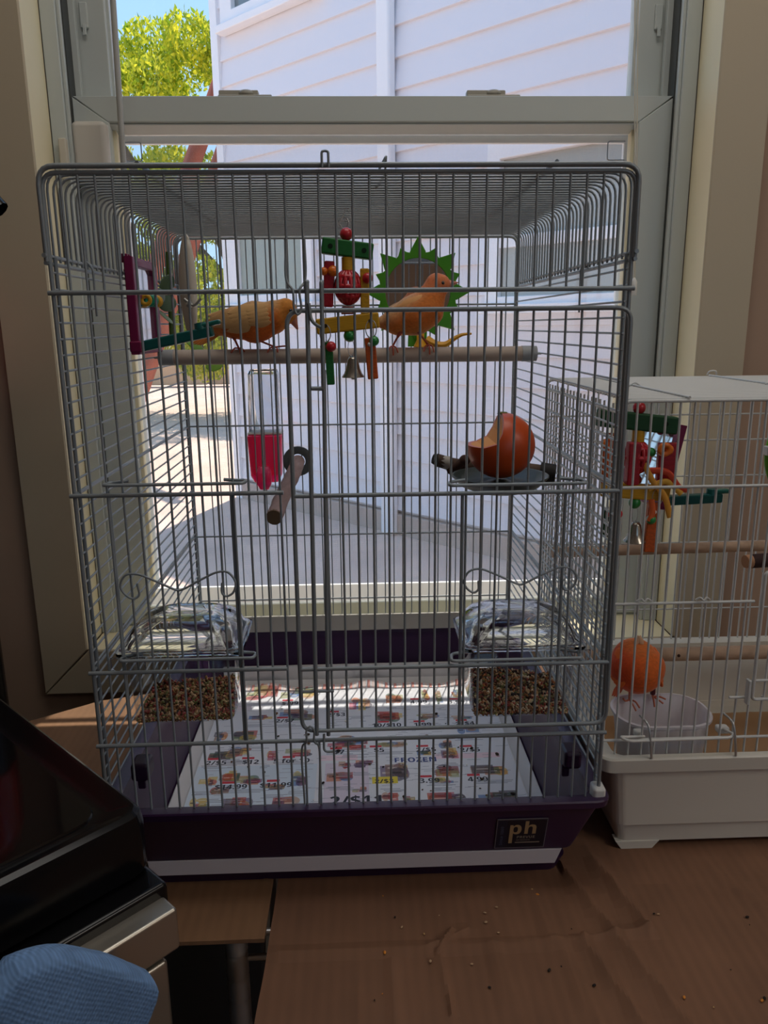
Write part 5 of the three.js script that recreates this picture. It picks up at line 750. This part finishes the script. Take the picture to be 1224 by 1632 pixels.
{ // right canary: upright, in front of the sun mirror
  const b = own('canary', V(0.0735, 0.5295, -0.29), 'pale orange canary perched upright on the long perch before the sunburst mirror', 'bird');
  const belly = C('#ef8a34'), back = C('#efb981'), head = C('#f0905a');
  part(b, 'body', bodyOf([[0.0295, 0.0705, 0, 0.0124, 0.034, 0.0705, 0, 0.011], [0.022, 0.057, 0, 0.0145, 0.029, 0.0685, 0, 0.012], [0.017, 0.044, 0, 0.0208, 0.0225, 0.054, 0, 0.0155], [0.002, 0.036, 0, 0.0215, 0.016, 0.043, 0, 0.0205], [-0.016, 0.031, 0, 0.0165, 0.004, 0.036, 0, 0.022], [-0.033, 0.0285, 0, 0.0075, -0.016, 0.030, 0, 0.0155]], [0.003, 0.05, 0], 0.062, 88, (x, y, z, c) => { const t = (y - 0.05) - 0.9 * (x - 0.002); c.copy(belly).lerp(back, Math.min(1, Math.max(0, t * 45 + 0.35))); if (y > 0.057) c.lerp(head, Math.min(1, (y - 0.057) * 110)); if (y < 0.03) c.lerp(C('#eaa04a'), Math.min(1, (0.03 - y) * 70)); }), plumage);
  const wm = H('#efb070', 0.8, { transmission: 0.1, thickness: 0 });
  for (const s of [1, -1]) part(b, 'wing', wing([0.017, 0.0515, 0], [-0.034, 0.029, 0], s, 0.0175, 0.025), s > 0 ? wm : H('#e8a058', 0.8));
  part(b, 'tail', merge([0, 1, 2, 3].map((i) => feather(0.034 - i * 0.002, 0.0075, 0.0008).rotateZ(Math.PI + 0.02 + 0.07 * (i - 1.5)).translate(-0.025, 0.0285, 0.0012 * (i - 1.5)))), H('#eaa030', 0.8, { transmission: 0.25, thickness: 0 }));
  eyeBeak(b, [0.0350, 0.0715], [0.0545, 0.0725, 0.001], [0.0420, 0.0710, 0.0005], 0.0052, 0.0110);
  part(b, 'leg', leg([-0.012, 0.020, 0.009], [-0.0165, 0.0125, 0.010], [-0.0225, 0.0015, 0.006], [[[-0.026, 0, 0.0095], [-0.0285, -0.007, 0.0105]], [[-0.0225, 0, 0.0105], [-0.022, -0.009, 0.0108]], [[-0.019, 0, 0.0095], [-0.0165, -0.006, 0.0108]], [[-0.0225, -0.0005, -0.002], [-0.0225, -0.005, -0.008]]]), legM);
  part(b, 'leg', leg([0.006, 0.0215, 0.010], [0.0095, 0.014, 0.0115], [0.0195, 0.0025, 0.0065], [[[0.0155, 0.001, 0.0095], [0.0135, -0.005, 0.0112]], [[0.020, 0.0005, 0.0105], [0.0205, -0.0085, 0.0112]], [[0.0235, 0.001, 0.0095], [0.0255, -0.006, 0.0112]], [[0.019, -0.0003, -0.002], [0.0185, -0.005, -0.008]]]), legM);
}
{ // red canary in the low cage: fluffed, bowed away over the bath cup
  const b = own('canary', V(0.306, 0.157, -0.1215), 'red-orange canary bowed over with its back to the viewer on the white cup rim', 'bird'); b.scale.setScalar(1.08);
  const body = C('#fb7a22'), side = C('#ee5518');
  part(b, 'body', bodyOf([[0.0, 0.033, 0.0, 0.0222, 0.0, 0.0365, -0.012, 0.0222], [-0.0105, 0.030, -0.004, 0.016, 0.0105, 0.033, -0.004, 0.0165], [0.006, 0.030, -0.028, 0.0145, 0.010, 0.024, -0.040, 0.0118], [0, 0.022, -0.004, 0.016, 0, 0.03, 0.004, 0.019]], [0.002, 0.031, -0.014], 0.062, 84, (x, y, z, c) => { c.copy(body).lerp(side, Math.min(1, Math.max(0, (-x) * 45 + 0.1))); if (y > 0.048) c.lerp(C('#f08a3a'), Math.min(1, (y - 0.048) * 90)); }, 0.008), plumage);
  const wm = H('#f2742a', 0.8), tip = H('#f2c9a0', 0.8, { transmission: 0.2, thickness: 0 });
  for (const s of [1, -1]) part(b, 'wing', mergeGeometries([0, 1, 2, 3].map((i) => { const g = new THREE.SphereGeometry(1, 14, 10); g.scale(0.0028, 0.016 - i * 0.002, 0.011); g.rotateZ(s * (0.28 + 0.05 * i)); g.translate(s * (0.0215 - i * 0.0012), 0.037 - i * 0.004, -0.006 + i * 0.0035); return g; })), wm);
  for (const s of [-1, 1]) part(b, 'wing_tip', feather(0.013, 0.006, 0.0009).rotateZ(1.57 + s * 0.5).translate(s * 0.0045, 0.0555, -0.004), tip);
  part(b, 'tail', merge([0, 1, 2].map((i) => feather(0.020, 0.0065, 0.0009).rotateZ(-1.9 - 0.14 * i).translate(-0.0165, 0.024, 0.006 + 0.001 * i))), H('#e07048', 0.8, { transmission: 0.2, thickness: 0 }));
  for (const s of [1, -1]) part(b, 'eye', ball(0.0018, 0.010 + s * 0.0102, 0.0275, -0.0455, 10), eyeM);
  part(b, 'beak', rodGeo(V(0.011, 0.022, -0.0505), V(0.013, 0.016, -0.060), 0.0042, 0.0004, 12), beakM);
  const l1 = leg([-0.008, 0.018, 0.002], [-0.0088, 0.011, 0.004], [-0.0085, 0.0012, 0.004], [[[-0.013, 0.001, 0.006], [-0.016, 0.004, 0.007]], [[-0.0075, 0, 0.009], [-0.004, -0.007, 0.012]], [[-0.004, 0.001, 0.008], [-0.0005, -0.004, 0.012]]]);
  part(b, 'leg', l1, H('#cf7a5c', 0.6));
  const l2 = part(b, 'leg', leg([0.0135, 0.018, 0.0], [0.0165, 0.011, 0.0], [0.0175, 0.0012, -0.002], [[[0.0165, -0.001, 0.004], [0.0165, -0.006, 0.007]], [[0.021, 0, 0.003], [0.0255, -0.003, 0.006]], [[0.0235, 0.0015, 0], [0.029, 0, 0.003]]]), H('#cf7a5c', 0.6));
  part(l2, 'leg_band', rodGeo(V(0.0163, 0.0112, 0), V(0.0169, 0.0045, -0.0011), 0.0026, 0.0026, 14), H('#5c1420', 0.35));
}
scene.traverse((o) => { if (o.isMesh) { o.castShadow = true; o.receiveShadow = true; } if (o.isLight && o.shadow && !o.isRectAreaLight) o.castShadow = true; });
renderer.render(scene, camera);
